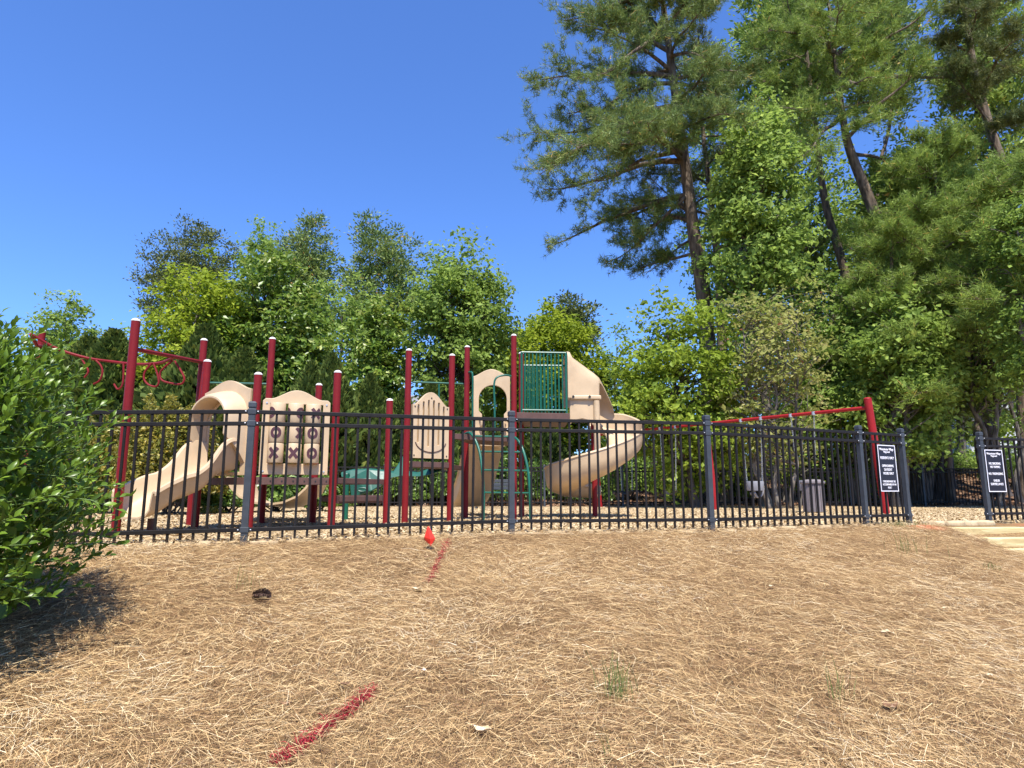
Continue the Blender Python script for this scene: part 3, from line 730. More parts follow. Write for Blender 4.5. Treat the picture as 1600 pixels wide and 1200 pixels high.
# green guard rail of the tall deck
def guard(p0, p1, z0, z1, nb, r=.011, name='guard_rail'):
    p0, p1 = Vector(p0), Vector(p1); up = Vector((0, 0, 1))
    g = add(name, merge(tube([p0+up*z1, p1+up*z1], .018, 8), tube([p0+up*z0, p1+up*z0], .018, 8), tube([p0+up*(z0-.05), p0+up*(z1+.0)], .02, 8), tube([p1+up*(z0-.05), p1+up*z1], .02, 8)), M['green'], PLAY, True)
    for i in range(1, nb):
        q = p0 + (p1-p0)*(i/nb); add('bar', tube([q+up*z0, q+up*z1], r, 6), M['green'], g, True)
x0, x1 = XG(815, 10.75, 2.2), XG(885, 10.75, 2.2)
guard((x0, 10.72, 0), (x1, 10.78, 0), ZD+.05, ZT(551, 10.75), 12, .013)
guard((x0+.06, 11.95, 0), (x1+.1, 11.98, 0), ZD+.05, ZT(571, 11.95), 12, .013)
# green rails at the far side
add('hand_rail', merge(tube([W(645, 597, 11.0), W(728, 600, 11.3)], .016, 8), tube([W(686, 598, 11.15), W(686, 640, 11.15)], .014, 8)), M['green'], PLAY, True)
add('hand_rail', tube([W(322, 598, 9.3), W(420, 600, 9.4)], .016, 8), M['green'], PLAY, True)
# green plastic leaf bridge between the low step and the second deck
lb = [(532, 738), (548, 734), (575, 733), (605, 736), (613, 738), (621, 726), (629, 712), (631, 737), (650, 739), (668, 733), (690, 727), (691, 735), (672, 742), (652, 745), (626, 744), (611, 747), (598, 757), (580, 768), (560, 775), (548, 777), (545, 748), (533, 745)]
bmv = [Vector(W(px_, py_, 10.3 + .25*math.sin((px_-530)/160*3.1) + max(0, (745-py_))*.012)) for px_, py_ in lb]
nb = len(bmv); Vb = [tuple(p) for p in bmv] + [tuple(p + Vector((.02, .16, .02))) for p in bmv]
bmx = bmesh.new(); vv = [bmx.verts.new(p) for p in Vb]
for i in range(nb): bmx.faces.new((vv[i], vv[(i+1) % nb], vv[(i+1) % nb+nb], vv[i+nb]))
for s_ in (0, nb):
    es = [bmx.edges.get((vv[s_+i], vv[s_+(i+1) % nb])) for i in range(nb)]; bmesh.ops.triangle_fill(bmx, use_beauty=True, edges=es)
bmesh.ops.recalc_face_normals(bmx, faces=bmx.faces[:])
for v in bmx.verts: v.co -= Vector(PB)
me = bpy.data.meshes.new('leaf_bridge'); bmx.to_mesh(me); bmx.free()
lbo = link('leaf_bridge', me, M['teal'], PLAY); bv = lbo.modifiers.new('bevel', 'BEVEL'); bv.width = .02; bv.segments = 3; bv.limit_method = 'ANGLE'
for px_, py_, rx_ in ((573, 752, .10), (566, 765, .07)):
    c = Vector(W(px_, py_, 10.36)); add('ring', tube([c + Vector((rx_*math.cos(q), 0, rx_*.4*math.sin(q))) for q in [2*math.pi*i/16 for i in range(17)]], .012, 6), M['teal'], lbo, True)
add('bridge_leg', tube([(XG(539, 10.4), 10.4, -.1), (XG(539, 10.4), 10.4, ZT(740, 10.4))], .045, 12), M['green'], lbo, True)
add('post_cap', dome((XG(539, 10.4), 10.4, ZT(741, 10.4)), .048, .03, 12, 3), M['teal'], lbo, True)

# spiral slide
SC = Vector((XG(929, 11.7, .9), 11.75, 0)); NS = 56; Rm = .54
zk = ([0, 45, 90, 140, 180, 230, 270, 320, 375], [1.62, 1.46, 1.22, .90, .68, .49, .41, .36, .34])
path, dirs = [], []
for i in range(NS+1):
    ph = 375*i/NS; a_ = R(90-ph); z_ = float(np.interp(ph, *zk))
    path.append(SC + Vector((math.cos(a_)*Rm, math.sin(a_)*Rm, z_))); dirs.append((math.sin(a_), -math.cos(a_)))
for _ in range(4):
    zz = [p.z for p in path]
    for i in range(1, NS): path[i].z = (zz[i-1]+2*zz[i]+zz[i+1])/4
def sprof(i):
    t_ = i/NS; ho = .46*min(1, .75+t_*2)*(1-.55*max(0, (t_-.8)/.2)); hi_ = .2
    # chute travels clockwise: right hand side is the centre pole
    return [(-.36, ho-.03), (-.345, ho), (-.325, ho-.02), (-.315, ho*.6), (-.29, ho*.28), (-.22, .06), (-.08, 0), (.1, 0), (.2, .05), (.25, hi_*.6), (.27, hi_-.01), (.29, hi_), (.31, hi_-.03)]
sps = chute('spiral_slide', path, dirs, sprof, .022, 'beige', PLAY)
hx0 = XG(886, 11.2, 2.2)
def hring(x, y0, y1, zb, zt, th):
    w = (y1-y0)/2-th; yc = (y0+y1)/2; n = 12; rad = min(w*.8, (zt-zb)*.5)
    pts = [(x, yc-w, zb)] + [(x, yc - w*math.cos(math.pi*i/n), zt-th - rad + rad*math.sin(math.pi*i/n)**.6) for i in range(n+1)] + [(x, yc+w, zb)]
    return pts
hs = []
def hood_ring(xf, xb, zbf, zbb, ztf, ztb, y0, y1, th, n=16):
    # arch-shaped section; its near side may end before its far side (slanted mouth)
    w = (y1-y0)/2-th; yc = (y0+y1)/2; pts = []
    def at(u, z, f): return (xf+(xb-xf)*f, yc+u, z)
    pts.append(at(-w, zbf, 0))
    for i in range(n+1):
        a_ = math.pi*i/n; cu = -math.copysign(abs(math.cos(a_))**.55, math.cos(a_)); f = (cu+1)/2; zt = ztf+(ztb-ztf)*f - th; r_ = .26
        pts.append(at(w*cu, zt - r_ + r_*math.sin(a_)**.55, f))
    pts.append(at(w, zbb, 1)); return pts
Yh = 11.2
for a6 in ((0, 0, 2.02, 2.02, ZT(547, Yh), ZT(547, Yh), 11.0, 12.35), (.05, .05, 2.02, 2.02, ZT(548, Yh), ZT(548, Yh), 11.01, 12.35), (.10, .10, 2.02, 2.02, ZT(556, Yh), ZT(556, Yh), 11.04, 12.33), (.46, .56, 2.02, 1.95, ZT(580, Yh), ZT(584, Yh), 11.06, 12.25), (.52, .80, 2.02, 1.8, ZT(585, Yh), ZT(600, Yh), 11.08, 12.22), (.545, .97, 2.02, 1.72, ZT(589, Yh), ZT(628, Yh), 11.1, 12.2)):
    b6 = (hx0+a6[0], hx0+a6[1]) + a6[2:]
    hs.append(hood_ring(*b6, 0) + hood_ring(*b6, .03)[::-1])
hd = add('slide_hood', loft(hs), M['beige'], sps, True)
add('hood_lip', box((hx0+.28, 11.06, 2.03), (.58, .05, .075)), M['beige'], hd, bevel=.018) if False else add('hood_lip', box((hx0+.28, 11.06, 2.03), (.58, .05, .075)), M['beige'], sps, bevel=.018)
for dx_ in (.09, .37):
    q = Vector((hx0+dx_, 11.03, 2.04)); add('bolt', tube([q, q+Vector((0, -.012, 0))], .022, 10), M['rubber'], sps)
sk = [(0, 0), (.02, -.02)] 
plate('entry_side', [(.03, -.44), (.10, -.36), (.24, -.335), (.36, -.36), (.44, -.46), (.50, -.5), (.52, 0), (.03, 0)], [], .04, (hx0, 11.1, 2.0), (1, .02, 0), M['beige'], sps, .012)
add('entry_roll', tube([(hx0+.49, 11.09, 1.1), (hx0+.49, 11.09, 1.98)], .055, 14), M['beige'], sps, True)

# ------------------------------------------------------------------ overhead loop ladder at the left end
OB = (XG(180, 7.0), 7.0, 0)
OV = thing('overhead_ladder', OB, 'dark red overhead loop ladder with hanging loops above the leafy bush', 'climbing frame')
P('o1', 180, 499, 7.0, OV); P('o2', 296, 530, 8.8, OV)
o1, o2 = Pp['o1'], Pp['o2']
ca, cb = Vector((o1.x, o1.y, ZT(545, 7.0))), Vector((o2.x, o2.y, ZT(566, 8.8)))
add('crossbar', tube([ca, cb], .024, 12), M['red'], OV, True)
m_ = ca + (cb-ca)*.55
rail_ctrl = [m_, W(250, 567, 8.3), W(215, 569, 8.6), W(175, 565, 8.8), W(135, 559, 8.8), W(90, 545, 8.7), W(48, 522, 8.5)]
rail = add('curved_rail', tube(curve_pts(rail_ctrl, 6), .019, 10), M['red'], OV, True)
def loop_px(pts, Y, r=.013):
    pp = [W(*q, Y) if len(q) == 2 else W(*q[:2], q[2]) for q in pts]
    add('hanging_loop', tube(curve_pts(pp, 5), r, 8), M['red'], OV, True)
loop_px([(238, 567), (227, 580), (225, 592), (232, 601), (243, 604), (248, 598), (246, 585), (240, 568)], 8.35)
loop_px([(270, 563), (257, 574), (250, 583), (253, 594), (268, 599), (283, 600), (288, 592), (283, 580), (273, 564)], 8.1)
loop_px([(193, 568), (193, 585), (191, 602), (184, 608), (178, 600)], 8.7)
loop_px([(150, 563), (158, 572), (160, 583), (155, 595), (146, 600)], 8.8)
loop_px([(125, 557), (132, 568), (138, 580), (132, 590)], 8.8)
x2 = XG(30, 9.6); post(OV, x2, 9.6, ZT(515, 9.6))
add('crossbar', tube([W(48, 522, 8.5), W(58, 541, 8.7), (x2, 9.6, ZT(540, 9.6))], .022, 8), M['red'], OV, True)

# ------------------------------------------------------------------ swing frame, swings
SB = (XG(1118, 16.6), 16.6, 0)
SW = thing('swing_set', SB, 'bright red single-beam swing set behind the front fence', 'swing set')
sp_pts = []
for px_, Y_, r_ in ((1385, 13.4, .075), (1119, 16.6, .075), (938, 20.0, .075)):
    x = XG(px_, Y_); sp_pts.append(Vector((x, Y_, 0))); post(SW, x, Y_, 2.36, r_, 'red_swing', 'red_swing', lean=-.17); sp_pts[-1].x -= .155
BZ = 2.16
beam = []
for i in range(2):
    a, b = sp_pts[i], sp_pts[i+1]; t = (b-a).normalized()
    add('beam', tube([a + t*.07 + Vector((0, 0, BZ)), b - t*.07 + Vector((0, 0, BZ))], .038, 14), M['red_swing'], SW, True)
def swing(fr, bay, kind, label):
    a, b = sp_pts[bay], sp_pts[bay+1]; t = (b-a).normalized(); nrm = t.cross(Vector((0, 0, 1))); c = a + (b-a)*fr
    root = thing('swing', (c.x, c.y, .4), label, 'swing', 'swings hung from the red beam')
    sz = .45; half = .2
    for s_ in (-1, 1):
        top = c + t*s_*(half+.07) + Vector((0, 0, BZ-.045)); bot = c + t*s_*half + Vector((0, 0, sz + (.24 if kind == 'bucket' else .04)))
        d = (bot-top); k = int(d.length/.05); links = []
        u, w = frame(d)
        for j in range(k):
            p = top + d*(j/k); q = top + d*((j+1.15)/k); sd = (u if j % 2 else w)*.011
            links.append(tube([p-sd, p+sd, q+sd, q-sd, p-sd], .004, 4, False))
        add('chain', merge(*links), M['chain'], root)
        add('hanger', tube([top + Vector((0, 0, .0)), top + Vector((0, 0, .075))], .05, 12), M['chain'], root, True)
    if kind == 'bucket':
        rr = []
        for z_, w_, l_ in ((.24, .21, .17), (.20, .22, .18), (.06, .2, .16), (.02, .19, .15)):
            rr.append([tuple(c + t*math.cos(q)*w_ + nrm*math.sin(q)*l_ + Vector((0, 0, sz+z_))) for q in [2*math.pi*i/20 for i in range(20)]])
        ri = []
        for z_, w_, l_ in ((.05, .17, .13), (.2, .19, .15), (.235, .185, .145)):
            ri.append([tuple(c + t*math.cos(q)*w_ + nrm*math.sin(q)*l_ + Vector((0, 0, sz+z_))) for q in [2*math.pi*i/20 for i in range(20)]])
        add('bucket_seat', loft(rr[::-1] + ri[::-1]), M['grey_pl'], root, True)
        for s_ in (-1, 1):
            add('leg_strap', tube(curve_pts([c + t*s_*.12 + nrm*.16 + Vector((0, 0, sz+.08)), c + t*s_*.09 + nrm*.12 + Vector((0, 0, sz-.08)), c + t*s_*.05 + Vector((0, 0, sz-.13)), c + t*s_*.05 - nrm*.1 + Vector((0, 0, sz-.03))], 4), .025, 8), M['grey_pl'], root, True)
    else:
        pts = [c + t*(-half+2*half*i/10) + Vector((0, 0, sz - .09*math.sin(math.pi*i/10) + .02)) for i in range(11)]
        rings = [[tuple(p + nrm*.075 + Vector((0, 0, .006))), tuple(p - nrm*.075 + Vector((0, 0, .006))), tuple(p - nrm*.075 - Vector((0, 0, .008))), tuple(p + nrm*.075 - Vector((0, 0, .008)))] for p in pts]
        add('strap_seat', loft(rings), M['rubber'], root)
swing(.36, 0, 'bucket', 'grey bucket swing hanging above the taupe litter bin')
swing(.68, 0, 'bucket', 'grey bucket swing hanging midway between the red posts')
swing(.30, 1, 'strap', 'black strap swing near the back fence right of the spiral slide')
swing(.68, 1, 'strap', 'black strap swing just behind the spiral slide')

# ------------------------------------------------------------------ litter bin, bench
c = Vector((XG(1273, 14.2), 14.2, 0))
tb = thing('litter_bin', c, 'taupe slatted litter bin with flat lid below the bucket swing', 'litter bin')
for i in range(12):
    a_ = 2*math.pi*i/12; d = Vector((math.cos(a_), math.sin(a_), 0)); q = c + d*.205
    add('slat', box(q + Vector((0, 0, .31)), (.098, .022, .58), (-d.y, d.x, 0)), M['can'], tb, bevel=.004)
add('liner', tube([c + Vector((0, 0, .02)), c + Vector((0, 0, .57))], .185, 20), M['rubber'], tb, True)
add('lid', loft([[tuple(c + Vector((math.cos(2*math.pi*k/24)*r_, math.sin(2*math.pi*k/24)*r_, z_))) for k in range(24)] for r_, z_ in ((.24, .605), (.25, .63), (.245, .66), (.15, .70), (.09, .705))]), M['can'], tb, False)
c = Vector((XG(770, 18.3), 18.3, 0))
bn = thing('bench', c, 'small grey metal bench far behind the green ladder', 'bench')
for j in range(4): add('seat_slat', box(c + Vector((0, -.15+.1*j, .43)), (1.1, .085, .03)), M['steel'], bn, bevel=.005)
for j in range(3): add('back_slat', box(c + Vector((0, .24+.03*j, .55+.1*j)), (1.1, .03, .085)), M['steel'], bn, bevel=.005)
for s_ in (-1, 1):
    add('leg', tube(curve_pts([c + Vector((s_*.45, -.2, 0)), c + Vector((s_*.45, -.17, .25)), c + Vector((s_*.45, -.1, .41))], 4), .025, 8), M['steel'], bn, True)
    add('leg', tube(curve_pts([c + Vector((s_*.45, .25, 0)), c + Vector((s_*.45, .2, .25)), c + Vector((s_*.45, .24, .5)), c + Vector((s_*.45, .33, .8))], 4), .025, 8), M['steel'], bn, True)

# ------------------------------------------------------------------ timber steps and edging at the gate
def timber(label, a, b, h, d, z, name='timber_step'):
    a, b = Vector((*a, z)), Vector((*b, z)); m_ = (a+b)/2; ax = (b-a).normalized(); L = (b-a).length
    me = bpy.data.meshes.new(name); v, f = box((0, 0, 0), (L, d, h)); me.from_pydata(v, [], f)
    o = link(name, me, M['timber']); o.location = m_; o.rotation_euler.z = math.atan2(ax.y, ax.x)
    bv = o.modifiers.new('bevel', 'BEVEL'); bv.width = .014; bv.segments = 2
    tag(o, label, 'timber step', 'timber steps at the gate opening')
def gp(px, py, z):
    d = ray(px, py); k = (z-CAMZ)/d[2]; return (d[0]*k, d[1]*k)
timber('topmost pale timber step at the gate opening', (XG(1466, 8.75), 8.72), (XG(1586, 8.9), 8.80), .12, .15, -.085)
timber('middle pale timber step below the gate opening', (XG(1528, 8.35), 8.28), (XG(1680, 8.5), 8.36), .12, .15, -.185)
timber('lowest pale timber step at the right picture edge', (XG(1548, 7.9), 7.86), (XG(1700, 8.1), 7.95), .12, .15, -.285)
random.seed(5)
def stone(label, c, s, grp, ang=0, seed=0):
    rg = random.Random(seed); bm = bmesh.new(); bmesh.ops.create_cube(bm, size=1)
    bmesh.ops.subdivide_edges(bm, edges=bm.edges[:], cuts=2, use_grid_fill=True)
    for v in bm.verts:
        n_ = v.co.normalized()*.62; v.co = v.co*.72 + n_*.28 + Vector((rg.uniform(-.05, .05), rg.uniform(-.05, .05), rg.uniform(-.05, .05)))
        v.co = Vector((v.co.x*s[0], v.co.y*s[1], v.co.z*s[2]))
    me = bpy.data.meshes.new('edging_stone'); bm.to_mesh(me); bm.free()
    me.polygons.foreach_set('use_smooth', [True]*len(me.polygons))
    o = link('edging_stone', me, M['stone']); o.location = c; o.rotation_euler.z = ang
    tag(o, label, 'stone', grp)
for i, (px_, wd) in enumerate(((1458, .26), (1489, .3), (1512, .24), (1534, .3))):
    Y_ = 9.02 + .06*i; nm = ['first', 'second', 'third', 'fourth'][i]
    stone(f'{nm} pale edging stone from the sign post behind the top timber step', (XG(px_, Y_), Y_, .0), (wd*.95, .14, .09), 'edging stones behind the top timber step', .15, i)
rg = random.Random(9); L_ = []
for i in range(46):
    u = rg.uniform(0, 1); j = rg.choice([1, 2, 2, 3, 3, 3, 4, 4, 5]); a, b = Vector((*FENCE[j], 0)), Vector((*FENCE[j+1], 0)); p = a+(b-a)*u
    stone('small tan edging stone half buried under ' + {1: 'the fence bay beside the leafy bush', 2: 'the fence bay in front of the tic-tac-toe panel', 3: 'the fence bay in front of the spiral slide', 4: 'the fence bay in front of the swings', 5: 'the fence bay with the RESIDENTS ONLY sign'}[j], (p.x, p.y - .02 + rg.uniform(-.03, .05), rg.uniform(-.03, -.0) + float(base_z(p.x))), (rg.uniform(.07, .2), rg.uniform(.06, .1), rg.uniform(.05, .09)), 'edging stones under the front fence', math.atan2((b-a).y, (b-a).x)+rg.uniform(-.3, .3), i+20)

# ------------------------------------------------------------------ flag, cone, scraps, weeds
p = G(673, 858); fl = thing('marking_flag', p, 'small drooping red marking flag standing in the straw before the fence', 'flag')
zt = W(668, 822, p[1])[2]
add('stake', tube([(p[0], p[1], p[2]-.05), (p[0]-.004, p[1], zt)], .0018, 6), M['stake'], fl)
fv = [W(668, 823, p[1]-.01), W(663, 839, p[1]-.02), W(662, 843, p[1]+.03), W(673, 853, p[1]-.05), W(672, 842, p[1]-.06), W(680, 841, p[1]-.02), W(679, 845, p[1]+.03), W(670, 822.5, p[1]), W(675, 834, p[1]+.01)]
ff = [(0, 1, 4), (1, 3, 4), (1, 2, 3), (0, 4, 7), (7, 4, 5), (4, 3, 5), (5, 3, 6), (7, 5, 8), (0, 7, 2)]
fo = add('flag_cloth', (fv, ff), M['flag'], fl); sd = fo.modifiers.new('solid', 'SOLIDIFY'); sd.thickness = .0015
p = Vector(G(407, 945)) + Vector((0, 0, .055)); cv = []
for i in range(9):
    z_ = i/8; r_ = .042*math.sin(math.pi*(.12+.8*z_)) + .006
    for k in range(9):
        a_ = 2*math.pi*(k/9 + i*.38); d = Vector((.25, math.cos(a_), math.sin(a_))); d.normalize(); q = p + Vector(((z_-.5)*.11, 0, 0))
        e = Vector((0, -math.sin(a_), math.cos(a_)))
        b0 = q + d*r_*.35; tp = q + d*r_; n0 = len(cv)
        cv.append(([tuple(b0-e*.006), tuple(b0+e*.006), tuple(tp+e*.011), tuple(tp-e*.011), tuple(tp+d*.007)], [(0, 1, 2, 3), (3, 2, 4)]))
vf = merge(tube([p-Vector((.05, 0, 0)), p, p+Vector((.05, 0, 0))], [.008, .018, .006], 8), *cv)
o = add('pine_cone', vf, M['cone']); tag(o, 'dark open pine cone lying on the straw near the bush shadow', 'pine cone')
def leaf_scrap(name, label, px_, py_, s, mat, seed, cat='leaf'):
    rg = np.random.default_rng(seed); p = G(px_, py_); n_ = 9; V_ = [(p[0], p[1], p[2]+.03)]
    for k in range(n_):
        a_ = 2*math.pi*k/n_; r_ = s*(.55 + .6*rg.uniform())
        V_.append((p[0]+math.cos(a_)*r_, p[1]+math.sin(a_)*r_*.7, p[2]+.02+rg.uniform(0, .55)*s))
    o = add(name, (V_, [(0, 1+k, 1+(k+1) % n_) for k in range(n_)]), M[mat]); s_ = o.modifiers.new('solid', 'SOLIDIFY'); s_.thickness = .001
    a_ = o.data.attributes.new('tint', 'FLOAT', 'FACE'); a_.data.foreach_set('value', [rg.uniform() for _ in range(n_)])
    tag(o, label, cat)
leaf_scrap('paper_scrap', 'tiny white scrap lying between the two red paint lines', 662, 1055, .014, 'paper', 1, 'scrap')
for i, (px_, py_, s, mt, lb_) in enumerate((
    (406, 908, .026, 'paleleaf', 'pale dry leaf standing just above the pine cone'), (752, 1148, .04, 'paleleaf', 'pale curled leaf low in the middle of the straw'),
    (1390, 996, .045, 'paleleaf', 'pale curled leaf on the upper right of the straw bank'), (1478, 955, .03, 'paleleaf', 'small pale leaf below the timber steps'),
    (1206, 921, .022, 'paleleaf', 'small tan leaf on the straw below the swing beam'), (1395, 1112, .045, 'dryleaf', 'dark brown curled leaf low on the right of the straw'),
    (1176, 1024, .03, 'dryleaf', 'small brown leaf at the centre right of the straw bank'), (652, 925, .04, 'paleleaf', 'flat pale leaf at the lower end of the short paint line'),
    (537, 1078, .035, 'dryleaf', 'brown leaf left of the upper end of the long paint line'), (448, 1110, .03, 'dryleaf', 'brown leaf left of the middle of the long paint line'),
    (668, 875, .03, 'dryleaf', 'brown twig-like leaf under the red flag'), (1545, 1062, .02, 'paleleaf', 'tiny pale leaf at the right edge of the straw'))):
    leaf_scrap('dry_leaf', lb_, px_, py_, s, mt, 30+i)
def weed(label, px_, py_, h, n_, spread, seed, cat='weed'):
    rg = np.random.default_rng(seed); p = G(px_, py_); V_, F_ = [], []
    root = np.stack([p[0] + rg.normal(0, spread, n_), p[1] + rg.normal(0, spread*.7, n_), np.zeros(n_)], -1); root[:, 2] = ground_z(root[:, 0], root[:, 1])
    Vs, Fs = [], []
    for q in root:
        hh = h*rg.uniform(.45, 1); a_ = rg.uniform(0, 6.3); ln = rg.uniform(.05, .35)*hh; w_ = .0010 + .0012*rg.uniform()
        pp = [q, q + np.array((math.cos(a_)*ln*.3, math.sin(a_)*ln*.3, hh*.5)), q + np.array((math.cos(a_)*ln, math.sin(a_)*ln, hh))]
        sd_ = np.array((-math.sin(a_+1), math.cos(a_+1), 0))*w_; n0 = len(Vs)
        Vs += [pp[0]-sd_, pp[0]+sd_, pp[1]+sd_, pp[1]-sd_, pp[2]+sd_*.2, pp[2]-sd_*.2]; Fs += [(n0, n0+1, n0+2, n0+3), (n0+3, n0+2, n0+4, n0+5)]
    o = link('weed', fast_mesh('weed', np.array(Vs), np.array(Fs), False, rg.uniform(0, 1, len(Fs))), M['grass']); tag(o, label, cat, 'green weeds in the straw', 'stuff' if n_ > 40 else None)
weed('larger green grass tuft in the nearest straw right of centre', 965, 1088, .22, 55, .05, 1)
weed('thin green grass stalks low in the straw on the right', 1310, 1100, .24, 16, .05, 2)
weed('sparse green stalks at the upper right of the straw bank', 1420, 865, .28, 30, .10, 3)
weed('low green weeds at the foot of the post before the gate opening', 1405, 822, .09, 160, .16, 4)
weed('thin stalks just above the pine cone', 385, 920, .2, 12, .05, 5)
weed('single thin stalks near the bottom edge of the straw', 935, 1190, .2, 8, .03, 6)
weed('small green sprig on the straw near the timber steps', 1555, 890, .07, 50, .05, 7)

# ------------------------------------------------------------------ big leafy bush on the left
def leaf_quads(C, rng, size, out, upb=.7):
    n = len(C); nr = unit(rng.normal(0, .75, (n, 3)) + np.array((0, 0, upb)) + out*.45)
    r = unit(rng.normal(0, 1, (n, 3))); a = unit(np.cross(nr, r)); b = np.cross(nr, a)
    s = size*np.clip(rng.lognormal(-.08, .32, n), .4, 1.7)[:, None]
    V = np.stack([C - a*s*.5, C + b*s*.30 + nr*s*.05, C + a*s*.5 - nr*s*.08, C - b*s*.30 + nr*s*.05], 1).reshape(-1, 3)
    return V, np.arange(4*n).reshape(n, 4)
def lance_leaves(pos, dirv, up, L, Wd, rng):
    """folded pointed leaves, four quads each"""
    n = len(pos); d = unit(dirv); s = unit(np.cross(d, up)); u = np.cross(s, d)
    L = L[:, None]; Wd = Wd[:, None]
    p0 = pos; p1 = pos + d*L*.38 + u*L*.06; p2 = pos + d*L*.72 + u*L*.05; p3 = pos + d*L - u*L*.06
    a1 = p1 + s*Wd*.5 + u*Wd*.14; b1 = p1 - s*Wd*.5 + u*Wd*.14; a2 = p2 + s*Wd*.36 + u*Wd*.1; b2 = p2 - s*Wd*.36 + u*Wd*.1
    V = np.stack([p0, p1, p2, p3, a1, b1, a2, b2], 1).reshape(-1, 3); b = np.arange(n)[:, None]*8
    F = np.concatenate([b + np.array(q) for q in ((0, 1, 4, 4), (0, 5, 5, 1), (1, 2, 6, 4), (1, 5, 7, 2), (2, 3, 3, 6), (2, 7, 3, 3))], 0)
    tri = np.concatenate([b + np.array(q) for q in ((0, 1, 4), (0, 5, 1), (1, 2, 6), (1, 6, 4), (1, 5, 7), (1, 7, 2), (2, 3, 6), (2, 7, 3))], 0)
    return V, tri
rng = np.random.default_rng(21)
BC = np.array((-3.76, 3.1, .38)); BR = np.array((1.40, 1.46, 1.18))
nsh = 3000
d = unit(rng.normal(0, 1, (nsh, 3))); d[:, 2] = np.where(d[:, 2] < -.5, -d[:, 2], d[:, 2])
rad = np.where(rng.uniform(0, 1, nsh) < .7, rng.uniform(.86, 1.0, nsh), rng.uniform(.45, .86, nsh))
rad *= 1 + .07*np.sin(d[:, 0]*7+d[:, 1]*5) + .05*np.sin(d[:, 2]*11 + d[:, 1]*8)
base = BC + d*BR*rad[:, None]
base[:, 2] = np.maximum(base[:, 2], ground_z(base[:, 0], base[:, 1]) + .06)
nrm_ = unit(d/BR); sdv = unit(nrm_*.75 + np.array((0.1, -.05, .65)) + rng.normal(0, .35, (nsh, 3)))
extra = 46   # stray longer shoots on the open side
SL = rng.uniform(.14, .28, nsh); SL[:extra] *= 1.35
LP, LD, LU, LL, LW = [], [], [], [], []; stems = []
for k in range(nsh):
    m_ = int(SL[k]/.024); ph = rng.uniform(0, 6.28); b0 = base[k]; dv = sdv[k]
    u_, w_ = frame(dv); u_, w_ = np.array(u_), np.array(w_)
    bend = np.array((0, 0, -.12))
    for j in range(m_):
        s_ = (j+1)/m_; pos = b0 + dv*SL[k]*s_ + bend*(s_*SL[k])**2*3; a_ = ph + j*2.4
        lat = u_*math.cos(a_) + w_*math.sin(a_); spread = .95 - .45*s_
        LP.append(pos); LD.append(dv*(.45+.5*s_) + lat*spread + np.array((0, 0, .1))); LU.append(dv*.6 + np.array((0, 0, .6)) - lat*.3)
        LL.append((.077 - .024*s_**3)*rng.uniform(.75, 1.2)); LW.append(.0245*rng.uniform(.8, 1.2))
    stems.append(tube([b0 - dv*.12, b0 + dv*SL[k]*.5, b0 + dv*SL[k] + bend*SL[k]**2*3], [.004, .003, .0015], 3, False))
LP, LD, LU = np.array(LP), np.array(LD), np.array(LU); LL, LW = np.array(LL), np.array(LW)
V, F = lance_leaves(LP, LD, LU, LL, LW, rng)
ni = 18000; di = unit(rng.normal(0, 1, (ni, 3))); di[:, 2] = np.where(di[:, 2] < -.6, -di[:, 2], di[:, 2])
CI = BC + di*BR*(rng.uniform(.55, .98, ni))[:, None]; CI[:, 2] = np.maximum(CI[:, 2], ground_z(CI[:, 0], CI[:, 1]) + .05)
V2, F2 = leaf_quads(CI, rng, .085, di, .5); F2 = np.concatenate([F2[:, [0, 1, 2]], F2[:, [0, 2, 3]]])
nl = len(LP); F = np.concatenate([F, F2 + len(V)]); V = np.concatenate([V, V2])
bo = (float(BC[0]), float(BC[1]), gz(BC[0], BC[1]))
BU = thing('leafy_bush', bo, 'large glossy green leafy bush in front of the fence at the left edge', 'bush')
me = fast_mesh('foliage', V - np.array(bo), F, True, np.concatenate([np.tile(np.clip(rng.normal(.5, .22, nl), 0, 1), 8), np.tile(np.clip(rng.normal(.4, .2, ni), 0, 1), 2)])); tag(link('foliage', me, M['bush'], BU), kind='stuff')
add('stems', merge(*stems), M['stem'], BU)
# woody base of the bush
wb = []
for k in range(16):
    a_ = rng.uniform(0, 6.28); e = BC + np.array((math.cos(a_)*.9, math.sin(a_)*.8, rng.uniform(-.1, .7))); s0 = np.array(bo) + np.array((rng.normal(0, .35), rng.normal(0, .3), -.05))
    wb.append(tube(curve_pts([s0, (s0+e)/2 + np.array((0, 0, .12)), e], 4), list(np.linspace(.022, .006, 9)), 6))
add('branches', merge(*wb), M['grey_bark'], BU, True)

